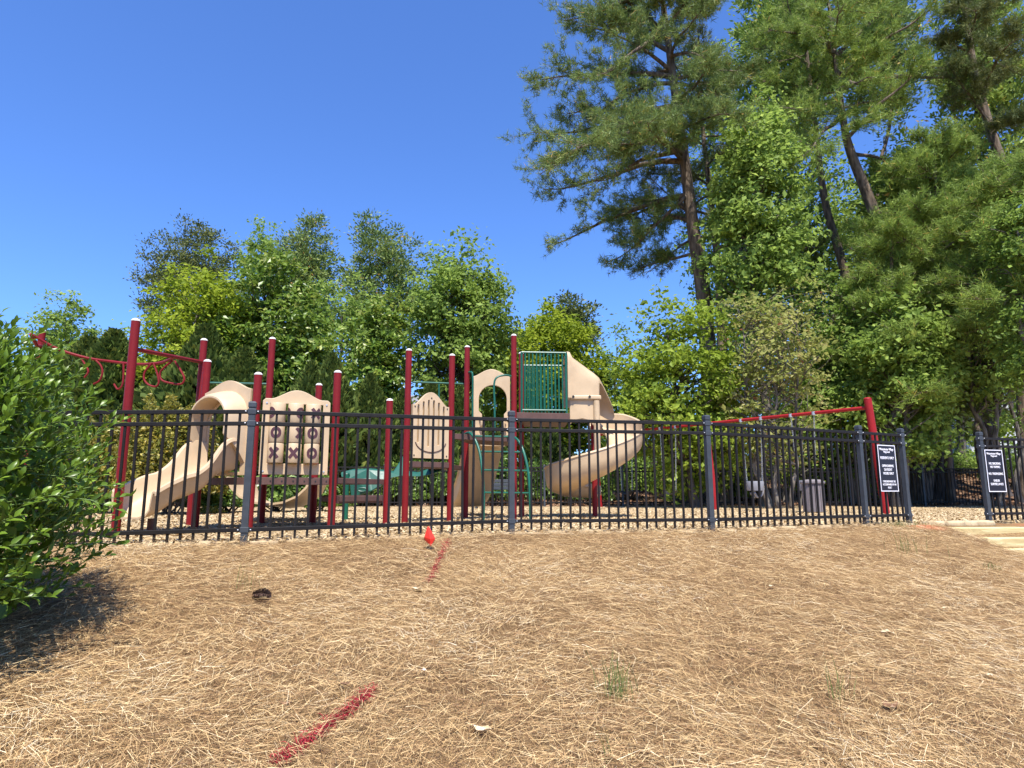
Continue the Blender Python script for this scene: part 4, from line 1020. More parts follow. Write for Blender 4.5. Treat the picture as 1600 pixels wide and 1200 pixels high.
# ------------------------------------------------------------------ trees
def limb_path(p, q, rng, sag=.1, n=4):
    p, q = np.array(p), np.array(q); L = np.linalg.norm(q-p)
    c = [p]
    for i in range(1, 3): c.append(p + (q-p)*(i/3) + rng.normal(0, .05*L, 3) + np.array((0, 0, sag*L*(1 if i == 1 else .8))))
    c.append(q); return curve_pts(c, n)
def fine_trunk(base, top, r0, r1, rng, wob=.02, n=9):
    b, t = np.array(base), np.array(top); L = np.linalg.norm(t-b); pts = []
    for i in range(n+1):
        s_ = i/n; pts.append(b + (t-b)*s_ + (rng.normal(0, wob*L, 3)*np.array((1, 1, 0)) if 0 < i < n else 0))
    P = curve_pts(pts, 3); m = len(P); k = np.linspace(0, 1, m)
    rad = r0*(1-k) + r1*k; rad[:3] *= np.array((1.5, 1.22, 1.08))
    return P, list(rad)
def broad(label, cat, pxb, Y, pxc, pyt, pyb, hw, mat, bark='grey_bark', clumps=260, per=62, leaf=.12, clump=.42, seed=1, depth=None, group='trees behind the playground', trunk_r=.13, ragged=.14, name='broadleaf_tree', gaps=.0, stems=1, needles=False):
    rng = np.random.default_rng(seed)
    c = np.array(W(pxc, (pyt+pyb)/2, Y)); rx = hw/FPX*Y; zt, zb = W(pxc, pyt, Y)[2], W(pxc, pyb, Y)[2]; rz = (zt-zb)/2; ry = depth if depth else rx*.9
    xb = XG(pxb, Y, 1.0); g = gz(xb, Y); base = (xb, Y, g - .1)
    root = thing(name, (xb, Y, g), label, cat, group); o3 = np.array((xb, Y, g))
    # clump centres: a lumpy shell and some inside
    n = clumps*2; d = unit(rng.normal(0, 1, (n, 3))); r = rng.uniform(0, 1, n)**.36
    ph = rng.uniform(0, 6.28, 6)
    lob = 1 + ragged*(np.sin(d[:, 0]*4+ph[0])*np.sin(d[:, 2]*5+ph[1]) + .6*np.sin(d[:, 1]*6+d[:, 2]*7+ph[2]) + .5*np.sin(d[:, 0]*11+d[:, 2]*9+ph[3]))
    C = c + d*np.array((rx, ry, rz))*(r*np.clip(lob, .5, 1.25))[:, None]
    # gaps: drop clumps where a slow noise is low
    if gaps > 0:
        nz = np.sin(C[:, 0]*1.7+ph[4])*np.sin(C[:, 2]*1.9+ph[5]) + .5*np.sin(C[:, 0]*3.1+C[:, 2]*2.3)
        C = C[nz > np.quantile(nz, gaps)]; 
    C = C[:clumps]; n = len(C)
    # leaves
    k = (per*(.8 if needles else .66)*rng.uniform(.5, 1.5, n)).astype(int); I = np.repeat(np.arange(n), k)
    sc_ = clump*rng.uniform(.6, 1.3, n)
    LPs = C[I] + rng.normal(0, 1, (len(I), 3))*np.array((.5, .5, .27))*sc_[I][:, None]
    out = unit((LPs - c)/np.array((rx, ry, rz)))
    if needles:
        dv = unit(LPs - C[I] + np.array((0, 0, .35))*sc_[I][:, None] + rng.normal(0, .25, LPs.shape)*sc_[I][:, None]); sv = unit(np.cross(dv, rng.normal(0, 1, dv.shape))); ln = leaf*rng.uniform(.6, 1.2, len(I))[:, None]
        V = np.stack([LPs - dv*ln*.5, LPs + sv*leaf*.19, LPs + dv*ln*.5, LPs - sv*leaf*.19], 1).reshape(-1, 3); F = np.arange(4*len(I)).reshape(-1, 4)
    else:
        V, F = leaf_quads(LPs, rng, leaf*1.36, out)
    tint = np.clip(rng.normal(.45, .2, len(I)) + rng.normal(0, .12, n)[I], 0, 1)
    cr = link('crown', fast_mesh('crown', V - o3, F, False, tint), M[mat], root); tag(cr, kind='stuff')
    # trunk(s) and limbs
    parts = []
    for s_ in range(stems):
        topc = (c[0] + rng.normal(0, rx*.15) + (s_-(stems-1)/2)*rx*.5, c[1], zt - rz*.35)
        P_, rad = fine_trunk((base[0] + (s_-(stems-1)/2)*.3, base[1], base[2]), topc, trunk_r*(1 if stems == 1 else .75), trunk_r*.2, rng, .012)
        parts.append(tube(P_, rad, 9))
        sel = rng.permutation(n)[:max(12, n//5)]
        for q in C[sel]:
            hz = min(max(.25, (q[2] - base[2] - .55*np.linalg.norm(q[:2]-np.array(P_[0])[:2]))/max(.1, topc[2]-base[2])), .97)
            j = int(hz*(len(P_)-1)); p_ = P_[j]
            lp = limb_path(p_, q, rng, .06, 3); r0 = min(rad[j]*.55, .02+.018*np.linalg.norm(np.array(p_)-q)); parts.append(tube(lp, list(np.linspace(r0, .008, len(lp))), 5, False))
    add('trunk', merge(*parts), M[bark], root, True)
    return root

def pine(label, pxb, Y, trunk_px, r0, limbs, mat='pine_n', seed=1, tuft=.26, dens=1.0, name='pine_tree', group='pine trees behind the playground', nw=.011, nn=20, bark='pine_bark', zb=0.0, sub=1.0):
    """trunk_px: pixel polyline of the trunk from bottom to top; limbs: dict(n, lo, hi, len, shape) or explicit list"""
    rng = np.random.default_rng(seed)
    xb = XG(pxb, Y, 1.0); g = gz(xb, Y); o3 = np.array((xb, Y, g)); root = thing(name, tuple(o3), label, 'pine tree', group)
    ctrl = [(xb, Y, g-.1)] + [W(px_, py_, Y) for px_, py_ in trunk_px]
    T = curve_pts(ctrl, 8); m = len(T); Ta = np.array([tuple(p) for p in T])
    kk = np.linspace(0, 1, m); rad = r0*(1-kk)**.8 + .03; rad[:2] *= (1.35, 1.15)
    tr = add('trunk', tube(T, list(rad), 14), M[bark], root, True)
    zs_ = Ta[:, 2]
    TP, TD = [], []; wood = []
    def do_limb(p, d_, L, r_, droop, up0=.15):
        nseg = 7; pts = [np.array(p)]; dd = unit(np.array(d_) + np.array((0, 0, up0)))
        for i in range(nseg):
            dd = unit(dd + rng.normal(0, .12, 3) + np.array((0, 0, -droop/nseg + (.12 if i > nseg-3 else 0)))); pts.append(pts[-1] + dd*L/nseg)
        wood.append(tube(pts, list(np.linspace(r_, .012, nseg+1)), 6, False))
        for i in range(1, nseg+1):
            fr_ = i/nseg
            if fr_ < .25: continue
            for _ in range(rng.poisson(3.3*sub*(1.0 if fr_ < .9 else 1.6))):
                ax = unit(pts[i]-pts[i-1]); la = unit(np.cross(ax, np.array((0, 0, 1.0))))*rng.choice((-1, 1)); b_ = pts[i-1] + (pts[i]-pts[i-1])*rng.uniform()
                sdir_ = unit(ax*rng.uniform(.3, 1) + la*rng.uniform(.3, 1) + np.array((0, 0, rng.normal(.12, .3)))); sl_ = L*rng.uniform(.16, .36)*(1.15-.5*fr_) + .25
                q = [b_]; sd2 = sdir_
                for j in range(3): sd2 = unit(sd2 + rng.normal(0, .16, 3) + np.array((0, 0, .06))); q.append(q[-1] + sd2*sl_/3)
                wood.append(tube([q[0], q[2], q[3]], [.012, .008, .005], 3, False))
                nt_ = max(3, rng.poisson(8.5*dens*sl_/.7 + 2))
                for t_ in range(nt_):
                    u_ = rng.uniform(.3, 1.02)*3; j = min(2, int(u_)); pp = q[j] + (q[j+1]-q[j])*(u_-j) + rng.normal(0, .085, 3); TP.append(pp); TD.append(unit(sd2*.7 + rng.normal(0, .45, 3) + np.array((0, 0, .35))))
    for lb_ in limbs:
        if isinstance(lb_, dict):
            for i in range(lb_['n']):
                fz = lb_['lo'] + (lb_['hi']-lb_['lo'])*(i+rng.uniform())/lb_['n']; j = int(fz*(m-1)); p = Ta[j]; a_ = i*2.4 + rng.uniform(-.4, .4)
                L = lb_['len'](fz)*rng.uniform(.75, 1.2); bias = lb_.get('bias', (0, 0)); dv = np.array((math.cos(a_)+bias[0], math.sin(a_)+bias[1], 0)); dv = dv/max(.6, np.linalg.norm(dv))
                do_limb(p, dv, L, min(rad[j]*.5, .02+.022*L), lb_.get('droop', .35), lb_.get('up', .2))
        else:
            (sx, sy), (ex, ey), dY, droop = lb_[:4]
            p = np.array(W(sx, sy, Y)); q = np.array(W(ex, ey, Y+dY)); v_ = q-p; L = np.linalg.norm(v_)
            do_limb(p, v_/L, L*1.03, .03+.016*L, droop, droop*.5)
    TP, TD = np.array(TP), np.array(TD); n = len(TP); nn_ = max(8, int(nn*.44))
    I = np.repeat(np.arange(n), nn_); N = len(I); dr = unit(TD[I]*.75 + rng.normal(0, .55, (N, 3)))
    L = tuft*rng.uniform(.6, 1.1, N)[:, None]; s = unit(np.cross(dr, rng.normal(0, 1, (N, 3))))*nw*1.9
    B = TP[I] + rng.normal(0, .022, (N, 3)) - TD[I]*rng.uniform(0, .12, N)[:, None]
    V = np.stack([B - s*.5, B + s*.5, B + dr*L + np.array((0, 0, -.02))], 1).reshape(-1, 3)
    tint = np.clip(rng.normal(.45, .17, n)[I] + rng.normal(0, .12, N), 0, .95); tint[rng.uniform(0, 1, N) < .008] = 1
    cr = link('crown', fast_mesh('crown', V - o3, np.arange(3*N).reshape(N, 3), False, tint), M[mat], root); tag(cr, kind='stuff')
    add('limbs', merge(*wood), M[bark], root, True)
    return N

NT = 0
# the big pine right of centre, boughs reaching left
NT += pine('tallest pine right of centre with long boughs reaching left over the sky', 1120, 22, [(1112, 640), (1100, 470), (1085, 370), (1068, 240), (1050, 110), (1035, 0), (1020, -90)], .30,
     [((1068, 240), (802, 258), -2, .5), ((1070, 252), (850, 335), 1, .55), ((1062, 215), (842, 205), 1.5, .45), ((1058, 165), (832, 160), -1.5, .35), ((1076, 305), (862, 372), 2.5, .6), ((1050, 120), (850, 95), 0, .2),
      ((1048, 110), (930, 30), -1, .2), ((1040, 60), (960, -30), 1, .2), ((1060, 195), (960, 150), -3, .3), ((1065, 225), (985, 235), -3, .3), ((1080, 300), (1000, 400), -1, .5), ((1080, 345), (960, 330), 3, .4),
      ((1045, 90), (1140, 50), -2, .2), ((1052, 130), (1160, 140), 0, .3), ((1056, 160), (1120, 100), -3, .3), ((1040, 40), (1110, -20), -2, .2), ((1062, 200), (1130, 190), -3, .3), ((1035, 0), (880, 15), 0, .2),
      ((1066, 250), (1010, 200), -3.5, .2), ((1040, 30), (1000, 60), -3.5, .2), ((1085, 395), (1000, 430), 1, .4), ((1078, 330), (985, 290), 3, .4), ((1066, 235), (900, 290), -1, .5), ((1060, 190), (900, 130), 0, .3), ((1050, 130), (930, 160), -1, .3), ((1045, 80), (900, 50), 1, .2), dict(n=16, lo=.70, hi=1, len=lambda f: 3.2*(1.15-f)+1.2, droop=.2)], 'pine_n', 3, .27, 1.25, nn=22)
NT += pine('slimmer pine close behind the tallest pine', 1132, 26, [(1128, 560), (1122, 420), (1108, 290), (1095, 170), (1090, 60)], .18, [dict(n=26, lo=.45, hi=1, len=lambda f: 3.6*(1.2-f)+.8, droop=.4, bias=(-.3, 0))], 'pine_d', 4, .26, .9, nn=18)
NT += pine('leaning pine with dark bare trunk and spreading crown at upper right', 1432, 23, [(1425, 640), (1400, 440), (1365, 330), (1330, 240), (1318, 190), (1305, 90), (1290, -30)], .26,
     [((1325, 215), (1440, 110), -1, .2), ((1322, 205), (1400, 200), -2, .2), ((1315, 165), (1240, 150), -2, .25), ((1318, 180), (1250, 220), -2.5, .3), ((1310, 120), (1420, 40), 0, .2), ((1305, 90), (1400, 0), 1, .2), ((1300, 60), (1220, 40), -1, .2),
      ((1300, 50), (1350, -30), -2, .2), ((1310, 130), (1350, 120), -3, .2), ((1303, 80), (1270, 100), -3, .2), ((1330, 240), (1420, 260), 1, .3), ((1312, 140), (1450, 95), 2, .2), dict(n=10, lo=.75, hi=1, len=lambda f: 3.4*(1.1-f)+1.2, droop=.2)], 'pine_warm', 5, .28, 1.1, nn=22)
NT += pine('pine with slim vine-covered trunk left of the leaning pine', 1345, 25, [(1340, 600), (1320, 430), (1290, 320), (1275, 210), (1262, 100), (1250, -20)], .2,
     [((1275, 210), (1190, 250), -1, .3), ((1272, 180), (1200, 140), 0, .2), ((1268, 150), (1330, 90), 0, .2), ((1262, 100), (1190, 40), 0, .2), ((1260, 80), (1230, 20), -2, .2), dict(n=12, lo=.7, hi=1, len=lambda f: 3.6*(1.1-f)+1.0, droop=.25)], 'pine_warm', 6, .27, 1.0, nn=20)
NT += pine('pine at the upper right corner with hanging needle boughs', 1600, 23, [(1595, 500), (1575, 300), (1550, 210), (1525, 120), (1505, 0), (1495, -80)], .22,
     [((1550, 210), (1600, 170), -2, .3), ((1545, 190), (1480, 110), -1, .3), ((1535, 150), (1600, 60), -1, .3), ((1520, 90), (1465, 60), 0, .3), ((1515, 60), (1560, 20), -2, .3), ((1505, 10), (1470, 10), -1, .3), ((1530, 140), (1580, 120), -3, .3), ((1560, 245), (1640, 250), -1, .3), ((1510, 20), (1600, -20), -1, .2)], 'pine_d', 7, .27, 1.5, nn=22)
NT += pine('young dense pine below the gap of sky at upper right', 1480, 22, [(1478, 640), (1470, 500), (1465, 380), (1462, 300), (1460, 225)], .10, [dict(n=40, lo=.42, hi=1, len=lambda f: 3.9*(1.12-f)+.5, droop=.2, bias=(0, -.2))], 'pine_warm', 8, .27, 1.1, nn=20)
NT += pine('pine at the right picture edge with coarse needle clusters', 1668, 18, [(1664, 560), (1655, 430), (1648, 330), (1640, 240)], .13, [dict(n=30, lo=.35, hi=1, len=lambda f: 3.4*(1.1-f)+.9, droop=.3, bias=(-.6, -.2))], 'pine_warm', 9, .27, 1.2, nn=20)
NT += pine('low pine with dark drooping boughs beyond the gate opening', 1470, 24, [(1468, 700), (1450, 600), (1432, 540), (1425, 480)], .30, [((1436, 560), (1380, 600), -1, .5), ((1440, 580), (1530, 640), -2, .5), ((1445, 600), (1420, 640), -2, .5), ((1430, 520), (1500, 560), -2, .4), ((1440, 580), (1480, 650), -3, .5), ((1430, 530), (1350, 520), -2, .4), ((1428, 500), (1380, 480), -2, .3)], 'pine_d', 10, .24, 1.2, nn=20, bark='dark_bark')
NT += pine('young yellowish pine right behind the right swing post', 1385, 21, [(1385, 680), (1388, 560), (1392, 450), (1395, 340)], .09, [dict(n=30, lo=.35, hi=1, len=lambda f: 2.6*(1.12-f)+.5, droop=.2)], 'pine_warm', 11, .27, .8, nn=20)
# bare trunks standing in the wood
NT += pine('dark leaning trunk beyond the gate opening, second from the right edge', 1562, 25, [(1556, 720), (1535, 640), (1515, 560), (1500, 470), (1490, 360)], .27, [((1515, 565), (1470, 560), -1, .2), ((1510, 545), (1440, 545), -1, .1), dict(n=12, lo=.7, hi=1, len=lambda f: 3.0, droop=.3)], 'pine_d', 12, .26, 1.0, nn=16, bark='dark_bark')
NT += pine('upright mid-sized trunk beyond the gate opening', 1484, 27, [(1481, 700), (1472, 600), (1466, 540), (1460, 420)], .16, [dict(n=10, lo=.72, hi=1, len=lambda f: 2.6, droop=.3)], 'pine_d', 13, .26, 1.0, nn=16, bark='dark_bark')
# pines behind the left group
pl = dict(droop=.15, up=.35)

DT = 'tree'
B = broad
gl, gr_ = 'leafy trees behind the left of the playground', 'leafy trees in the wood on the right'
B('yellow-green tree beside the overhead ladder', DT, 300, 24, 306, 392, 740, 80, 'yellow', clumps=420, per=70, leaf=.13, clump=.5, seed=31, group=gl)
B('broad glossy-leaved tree with pale flecks above the tic-tac-toe panel', DT, 425, 25, 428, 398, 760, 98, 'glossy', 'dark_bark', clumps=520, per=72, leaf=.15, clump=.5, seed=32, group=gl)
B('slim glossy-leaved tree with pale flecks between the two round pines', DT, 588, 24, 585, 446, 770, 52, 'glossy', 'dark_bark', clumps=260, per=70, leaf=.14, clump=.45, seed=33, group=gl)
B('fresh green tree top peeking out between the pines', DT, 405, 43, 405, 342, 520, 42, 'fresh', clumps=160, per=60, leaf=.16, clump=.6, seed=34, group=gl)
B('tall open mid-green tree above the arched doorway panel', DT, 690, 27, 716, 384, 650, 88, 'fresh', 'dark_bark', clumps=560, per=62, leaf=.135, clump=.55, seed=35, group=gl, gaps=.12, stems=2, trunk_r=.17)
B('rounded yellow-green tree behind the green guard rail', DT, 868, 33, 864, 478, 740, 86, 'yellow', clumps=470, per=74, leaf=.165, clump=.6, seed=36, group=gl, ragged=.1)
B('small yellow-green tree left of the green guard rail', DT, 800, 30, 800, 512, 740, 48, 'yellow', clumps=220, per=70, leaf=.13, clump=.5, seed=42, group=gl)
B('pale green tree far left above the bush', DT, 92, 34, 92, 458, 640, 50, 'fresh', clumps=200, per=60, leaf=.14, clump=.5, seed=37, group=gl)
B('mid-green tree filling the gap behind the glossy trees', DT, 520, 31, 520, 440, 760, 120, 'fresh', 'dark_bark', clumps=330, per=60, leaf=.16, clump=.6, seed=38, group=gl)
B('mid-green tree behind the slotted panel', DT, 760, 40, 770, 520, 770, 90, 'mid', 'dark_bark', clumps=240, per=60, leaf=.16, clump=.6, seed=39, group=gl, gaps=.1)
B('low mid-green tree behind the overhead ladder', DT, 200, 36, 205, 505, 760, 62, 'mid', 'dark_bark', clumps=220, per=60, leaf=.16, clump=.6, seed=40, group=gl)
B('blue-green tree at the edge of the wood behind the spiral slide', DT, 965, 34, 962, 520, 760, 52, 'mid', clumps=200, per=55, leaf=.14, clump=.5, seed=41, group=gl, gaps=.2)
def pinecrown(label, pxb, Y, pxc, pyt, pyb, hw, mat, seed, clumps=230, leaf=.21, clump=.58, group='pine trees behind the playground', tr=.17, gaps=.06, per=84):
    B(label, 'pine tree', pxb, Y, pxc, pyt, pyb, hw, mat, 'pine_bark', clumps=clumps, per=per, leaf=leaf, clump=clump, seed=seed, group=group, name='pine_tree', trunk_r=tr, ragged=.1, gaps=gaps, needles=True)
pinecrown('dark pine at the far left of the tree group', 296, 40, 298, 352, 540, 80, 'pine_d', 14, 340)
pinecrown('round-topped pine in the middle of the left tree group', 478, 35, 477, 338, 580, 54, 'pine_n', 15, 320, gaps=.03)
pinecrown('round-topped pine above the slotted panel', 598, 34, 595, 333, 600, 68, 'pine_n', 16, 360, gaps=.05)
pinecrown('small far pine showing above the yellow-green tree', 893, 60, 893, 466, 560, 42, 'pine_d', 17, 90, .45, 1.0)
# the wood on the right
gp_ = 'pine trees behind the playground'
pinecrown('tall pine crown filling the gap between the tallest pine and the vine-covered pine', 1225, 29, 1225, -70, 250, 85, 'pine_warm', 71, 300, .27, .6)
pinecrown('tall pine crown behind the leaning pine', 1385, 31, 1375, -80, 190, 70, 'pine_n', 72, 220, .27, .6)
pinecrown('wide pine crown in the upper right corner', 1545, 26, 1545, -60, 330, 80, 'pine_warm', 73, 300, .25, .55, gaps=.2)
pinecrown('olive pine crown below the patch of sky', 1440, 24, 1448, 215, 500, 100, 'pine_warm', 74, 340, .25, .52)
B('tall leafy tree behind the slimmer pine', 'tree', 1135, 32, 1140, 60, 560, 80, 'fresh', clumps=380, per=50, leaf=.15, clump=.6, seed=75, group=gr_, gaps=.1)
B('tall leafy tree left of the leaning pine', 'tree', 1290, 29, 1285, 190, 600, 70, 'fresh', clumps=360, per=50, leaf=.14, clump=.55, seed=76, group=gr_, gaps=.12)
B('tall leafy tree right of the leaning pine', 'tree', 1385, 33, 1380, 230, 640, 85, 'lime', clumps=360, per=50, leaf=.15, clump=.6, seed=77, group=gr_, gaps=.12)
B('pale-leaved tree behind the dark trunks at the right', 'tree', 1500, 31, 1505, 320, 690, 95, 'lime', clumps=380, per=50, leaf=.14, clump=.6, seed=78, group=gr_, gaps=.15)
B('lime-green tree at the wood edge right of the spiral slide', DT, 1085, 19, 1060, 462, 775, 105, 'lime', 'dark_bark', clumps=430, per=62, leaf=.11, clump=.42, seed=51, group=gr_, gaps=.12, depth=1.6)
B('sparse tree with yellow and reddish young leaves above the swing beam', DT, 1215, 18, 1205, 432, 740, 88, 'red_y', clumps=240, per=34, leaf=.095, clump=.4, seed=52, group=gr_, gaps=.15, stems=3, trunk_r=.08, depth=1.4)
B('tall fresh-green tree between the tallest pine and the leaning pine', DT, 1195, 20.5, 1185, 150, 560, 78, 'fresh', clumps=480, per=56, leaf=.13, clump=.5, seed=53, group=gr_, gaps=.15, trunk_r=.16)
B('slender pale-leaved tree beside the vine-covered pine', DT, 1255, 27, 1250, 285, 560, 46, 'glossy', clumps=200, per=38, leaf=.11, clump=.45, seed=54, group=gr_, gaps=.2, trunk_r=.09)
B('mid-green understory tree behind the right swing post', DT, 1335, 22, 1325, 440, 760, 84, 'mid', clumps=360, per=52, leaf=.12, clump=.45, seed=55, group=gr_, gaps=.12, stems=2)
B('bright understory tree behind the first notice sign', DT, 1405, 20, 1405, 450, 720, 72, 'fresh', clumps=340, per=52, leaf=.13, clump=.5, seed=56, group=gr_, gaps=.15, stems=2)
B('pale yellow-green tree top under the upper right pine', DT, 1510, 30, 1500, 95, 175, 34, 'lime', clumps=60, per=60, leaf=.15, clump=.6, seed=57, group=gr_)
B('green understory tree behind the right-hand fence panels', DT, 1545, 20.5, 1535, 400, 640, 84, 'fresh', clumps=330, per=48, leaf=.12, clump=.5, seed=58, group=gr_, gaps=.25, stems=2)
B('mid-green tree at the right picture edge', DT, 1612, 17, 1612, 300, 660, 60, 'mid', clumps=260, per=60, leaf=.085, clump=.5, seed=59, group=gr_, gaps=.15)
B('tall back tree behind the tallest pine', DT, 1010, 46, 1010, 560, 780, 90, 'fresh', clumps=220, per=42, leaf=.2, clump=.7, seed=60, group=gr_, gaps=.1)
B('tall back tree left of the vine-covered pine', DT, 1230, 44, 1220, 330, 760, 120, 'fresh', clumps=420, per=42, leaf=.22, clump=.75, seed=61, group=gr_, gaps=.12)
B('tall back tree behind the leaning pine', DT, 1390, 42, 1390, 270, 760, 110, 'fresh', clumps=420, per=42, leaf=.22, clump=.75, seed=62, group=gr_, gaps=.12)
B('tall back tree behind the upper right pines', DT, 1560, 40, 1560, 260, 760, 110, 'fresh', clumps=420, per=42, leaf=.21, clump=.75, seed=63, group=gr_, gaps=.12)
B('dark understory shrub tree left of the right swing post', DT, 1270, 24, 1270, 560, 775, 80, 'mid', 'dark_bark', clumps=260, per=48, leaf=.11, clump=.45, seed=64, group=gr_, gaps=.15, stems=3, trunk_r=.07)
B('low lime sapling behind the middle fence post', DT, 1130, 22, 1120, 600, 780, 66, 'lime', clumps=200, per=48, leaf=.11, clump=.4, seed=65, group=gr_, gaps=.1, stems=2, trunk_r=.06)

B('thin-leaved sapling behind the bucket swings', DT, 1235, 23.5, 1235, 610, 770, 50, 'lime', clumps=130, per=46, leaf=.10, clump=.4, seed=66, group=gr_, gaps=.1, stems=2, trunk_r=.05)
B('leafy sapling left of the dark trunks beyond the gate opening', DT, 1440, 23, 1425, 560, 740, 46, 'lime', clumps=150, per=46, leaf=.10, clump=.4, seed=67, group=gr_, gaps=.1, stems=2, trunk_r=.05)
# slender trunks standing in the wood
for i, (px0, px1, pt, Y_, r_) in enumerate(((1160, 1150, 480, 27, .09), (1222, 1228, 560, 23, .06), (1295, 1275, 470, 26, .09), (1362, 1345, 560, 24, .07), (1505, 1490, 520, 30, .11), (1530, 1528, 560, 32, .10), (1590, 1570, 430, 22, .09), (1245, 1262, 600, 20, .04), (1190, 1180, 600, 21, .045))):
    rg = np.random.default_rng(80+i); xb = XG(px0, Y_, 1.); g = gz(xb, Y_); root = thing('sapling', (xb, Y_, g), ['thin trunk right of the tallest pine', 'thin grey stem behind the bucket swings', 'thin grey trunk between the bucket swings and right swing post', 'thin trunk just left of the right swing post', 'thin trunk behind the gate opening', 'dark thin trunk above the second notice sign', 'thin leaning trunk near the right picture edge', 'pale thin stem above the swing beam centre', 'pale thin stem just right of the middle fence post'][i], 'sapling', 'thin trunks in the wood')
    P_, rad = fine_trunk((xb, Y_, g-.1), W(px1, pt, Y_), r_, r_*.35, rg, .012); vf = [tube(P_, rad, 8)]
    for k in range(16):
        j = rg.integers(len(P_)//4, len(P_)); q = np.array(P_[j]) + np.array((rg.normal(0, .8), rg.normal(0, .6), rg.uniform(.1, .8))); vf.append(tube(limb_path(P_[j], q, rg, .0, 3), list(np.linspace(r_*.25, .005, 10)), 4, False))
    add('trunk', merge(*vf), M['grey_bark'], root, True)
    lp = np.array(P_)[rg.integers(len(P_)//3, len(P_), 420)] + rg.normal(0, .45, (420, 3)); V, F = leaf_quads(lp, rg, .11, unit(rg.normal(0, 1, (420, 3))))
    tag(link('crown', fast_mesh('crown', V - np.array((xb, Y_, g)), F, False, rg.uniform(0, 1, 420)), M['mid'], root), kind='stuff')

# evergreen columns (arborvitae) behind the playground
def cedar_mesh(seed, n=6500):
    rg = np.random.default_rng(seed); h = rg.uniform(0, 1, n)**.85; r = .23*np.minimum(1, (1.02-h)*2.1)*(.75 + .25*rg.uniform(0, 1, n)**.5); a = rg.uniform(0, 6.28, n)
    r = r*(1 + .16*np.sin(a*3 + h*9) + .1*np.sin(a*5 - h*17))
    C = np.stack([np.cos(a)*r, np.sin(a)*r, h*.98 + .02], -1)
    d = unit(np.stack([np.cos(a)*.5, np.sin(a)*.5, np.full(n, .9)], -1) + rg.normal(0, .3, (n, 3))); s = unit(np.cross(d, rg.normal(0, 1, (n, 3))))
    l = .055*rg.uniform(.6, 1.3, n)[:, None]; w = l*.3
    V = np.stack([C - d*l*.4, C + s*w, C + d*l*.6, C - s*w], 1).reshape(-1, 3)
    return fast_mesh('crown', V, np.arange(4*n).reshape(n, 4), False, np.clip(rg.normal(.45, .22, n), 0, 1))
cms = [cedar_mesh(i) for i in range(3)]
trv = tube([(0, 0, -.03), (0, 0, .5), (0, 0, .95)], [.02, .012, .004], 7)
tm = bpy.data.meshes.new('trunk'); tm.from_pydata(trv[0], [], trv[1])
ced = [(160, 520, 24, 'dark conical evergreen left of the overhead ladder post'), (118, 530, 25, 'dark conical evergreen leftmost above the bush'), (306, 512, 22, 'tall dark evergreen column behind the overhead ladder crossbar'), (372, 548, 21, 'dark evergreen column left of the tic-tac-toe panel'), (480, 568, 21, 'dark evergreen column left of the short red post'), (511, 556, 21, 'dark evergreen column right of the tic-tac-toe panel'),
       (575, 588, 22, 'narrow evergreen column left of the slotted panel'), (628, 610, 23, 'small evergreen column behind the slotted panel edge'), (672, 598, 23, 'evergreen column behind the slotted panel top'), (718, 606, 24, 'evergreen column left of the arched doorway'), (768, 655, 25, 'low evergreen column seen through the arched doorway'), (345, 575, 23, 'shorter evergreen column behind the slide canopy'), (848, 640, 26, 'evergreen column below the green guard rail')]
for i, (px_, py_, Y_, lb_) in enumerate(ced):
    x = XG(px_, Y_, 1.5); g = gz(x, Y_); h = ZT(py_, Y_) - g
    root = thing('conical_evergreen', (x, Y_, g), lb_, 'evergreen', 'evergreen columns behind the playground'); root.rotation_euler.z = i*1.3; s_ = h*(1.25 if i < 4 else .95)
    for nm, me_, mt in (('crown', cms[i % 3], 'cedar'), ('trunk', tm, 'dark_bark')):
        o = link(nm, me_, M[mt], root); o.scale = (s_, s_, h)
        if nm == 'crown': tag(o, kind='stuff')

# shrubs
def shrub(label, pxc, Y, hw, pyt, mat, leaf, n, seed, ry=None, group='shrubs along the back of the playground', name='shrub', asp=.55):
    rg = np.random.default_rng(seed); x = XG(pxc, Y, .8); g = gz(x, Y); h = ZT(pyt, Y) - g; rx = hw/FPX*Y; ry = ry or rx*.8
    root = thing(name, (x, Y, g), label, 'shrub', group); d = unit(rg.normal(0, 1, (n, 3))); d[:, 2] = np.abs(d[:, 2])*1.0 - .12
    r = rg.uniform(0, 1, n)**.3; lob = 1 + .13*np.sin(d[:, 0]*6+seed)*np.sin(d[:, 2]*7) + .1*np.sin(d[:, 0]*13+d[:, 1]*9+d[:, 2]*11)
    C = np.array((0, 0, h*.25)) + d*np.array((rx, ry, h*.78))*(r*lob)[:, None]; C[:, 2] = np.maximum(C[:, 2], .04)
    nr = unit(rg.normal(0, .7, (n, 3)) + np.array((0, -.1, .6)) + d*.6); a = unit(np.cross(nr, rg.normal(0, 1, (n, 3)))); b = np.cross(nr, a); s = leaf*rg.uniform(.6, 1.3, n)[:, None]
    V = np.stack([C - a*s*.5, C + b*s*asp*.5 + nr*s*.06, C + a*s*.5 - nr*s*.1, C - b*s*asp*.5 + nr*s*.06], 1).reshape(-1, 3)
    tag(link('foliage', fast_mesh('foliage', V, np.arange(4*n).reshape(n, 4), False, np.clip(rg.normal(.45, .24, n), 0, 1)), M[mat], root), kind='stuff')
    st_ = [tube(limb_path((rg.normal(0, .1), rg.normal(0, .1), -.05), d[k]*np.array((rx, ry, h*.7))*.7 + np.array((0, 0, h*.25)), rg, .05, 3), list(np.linspace(.02, .006, 10)), 5, False) for k in range(14)]
    v, f = merge(*st_); me_ = bpy.data.meshes.new('stems'); me_.from_pydata(v, [], f); link('stems', me_, M['dark_bark'], root)
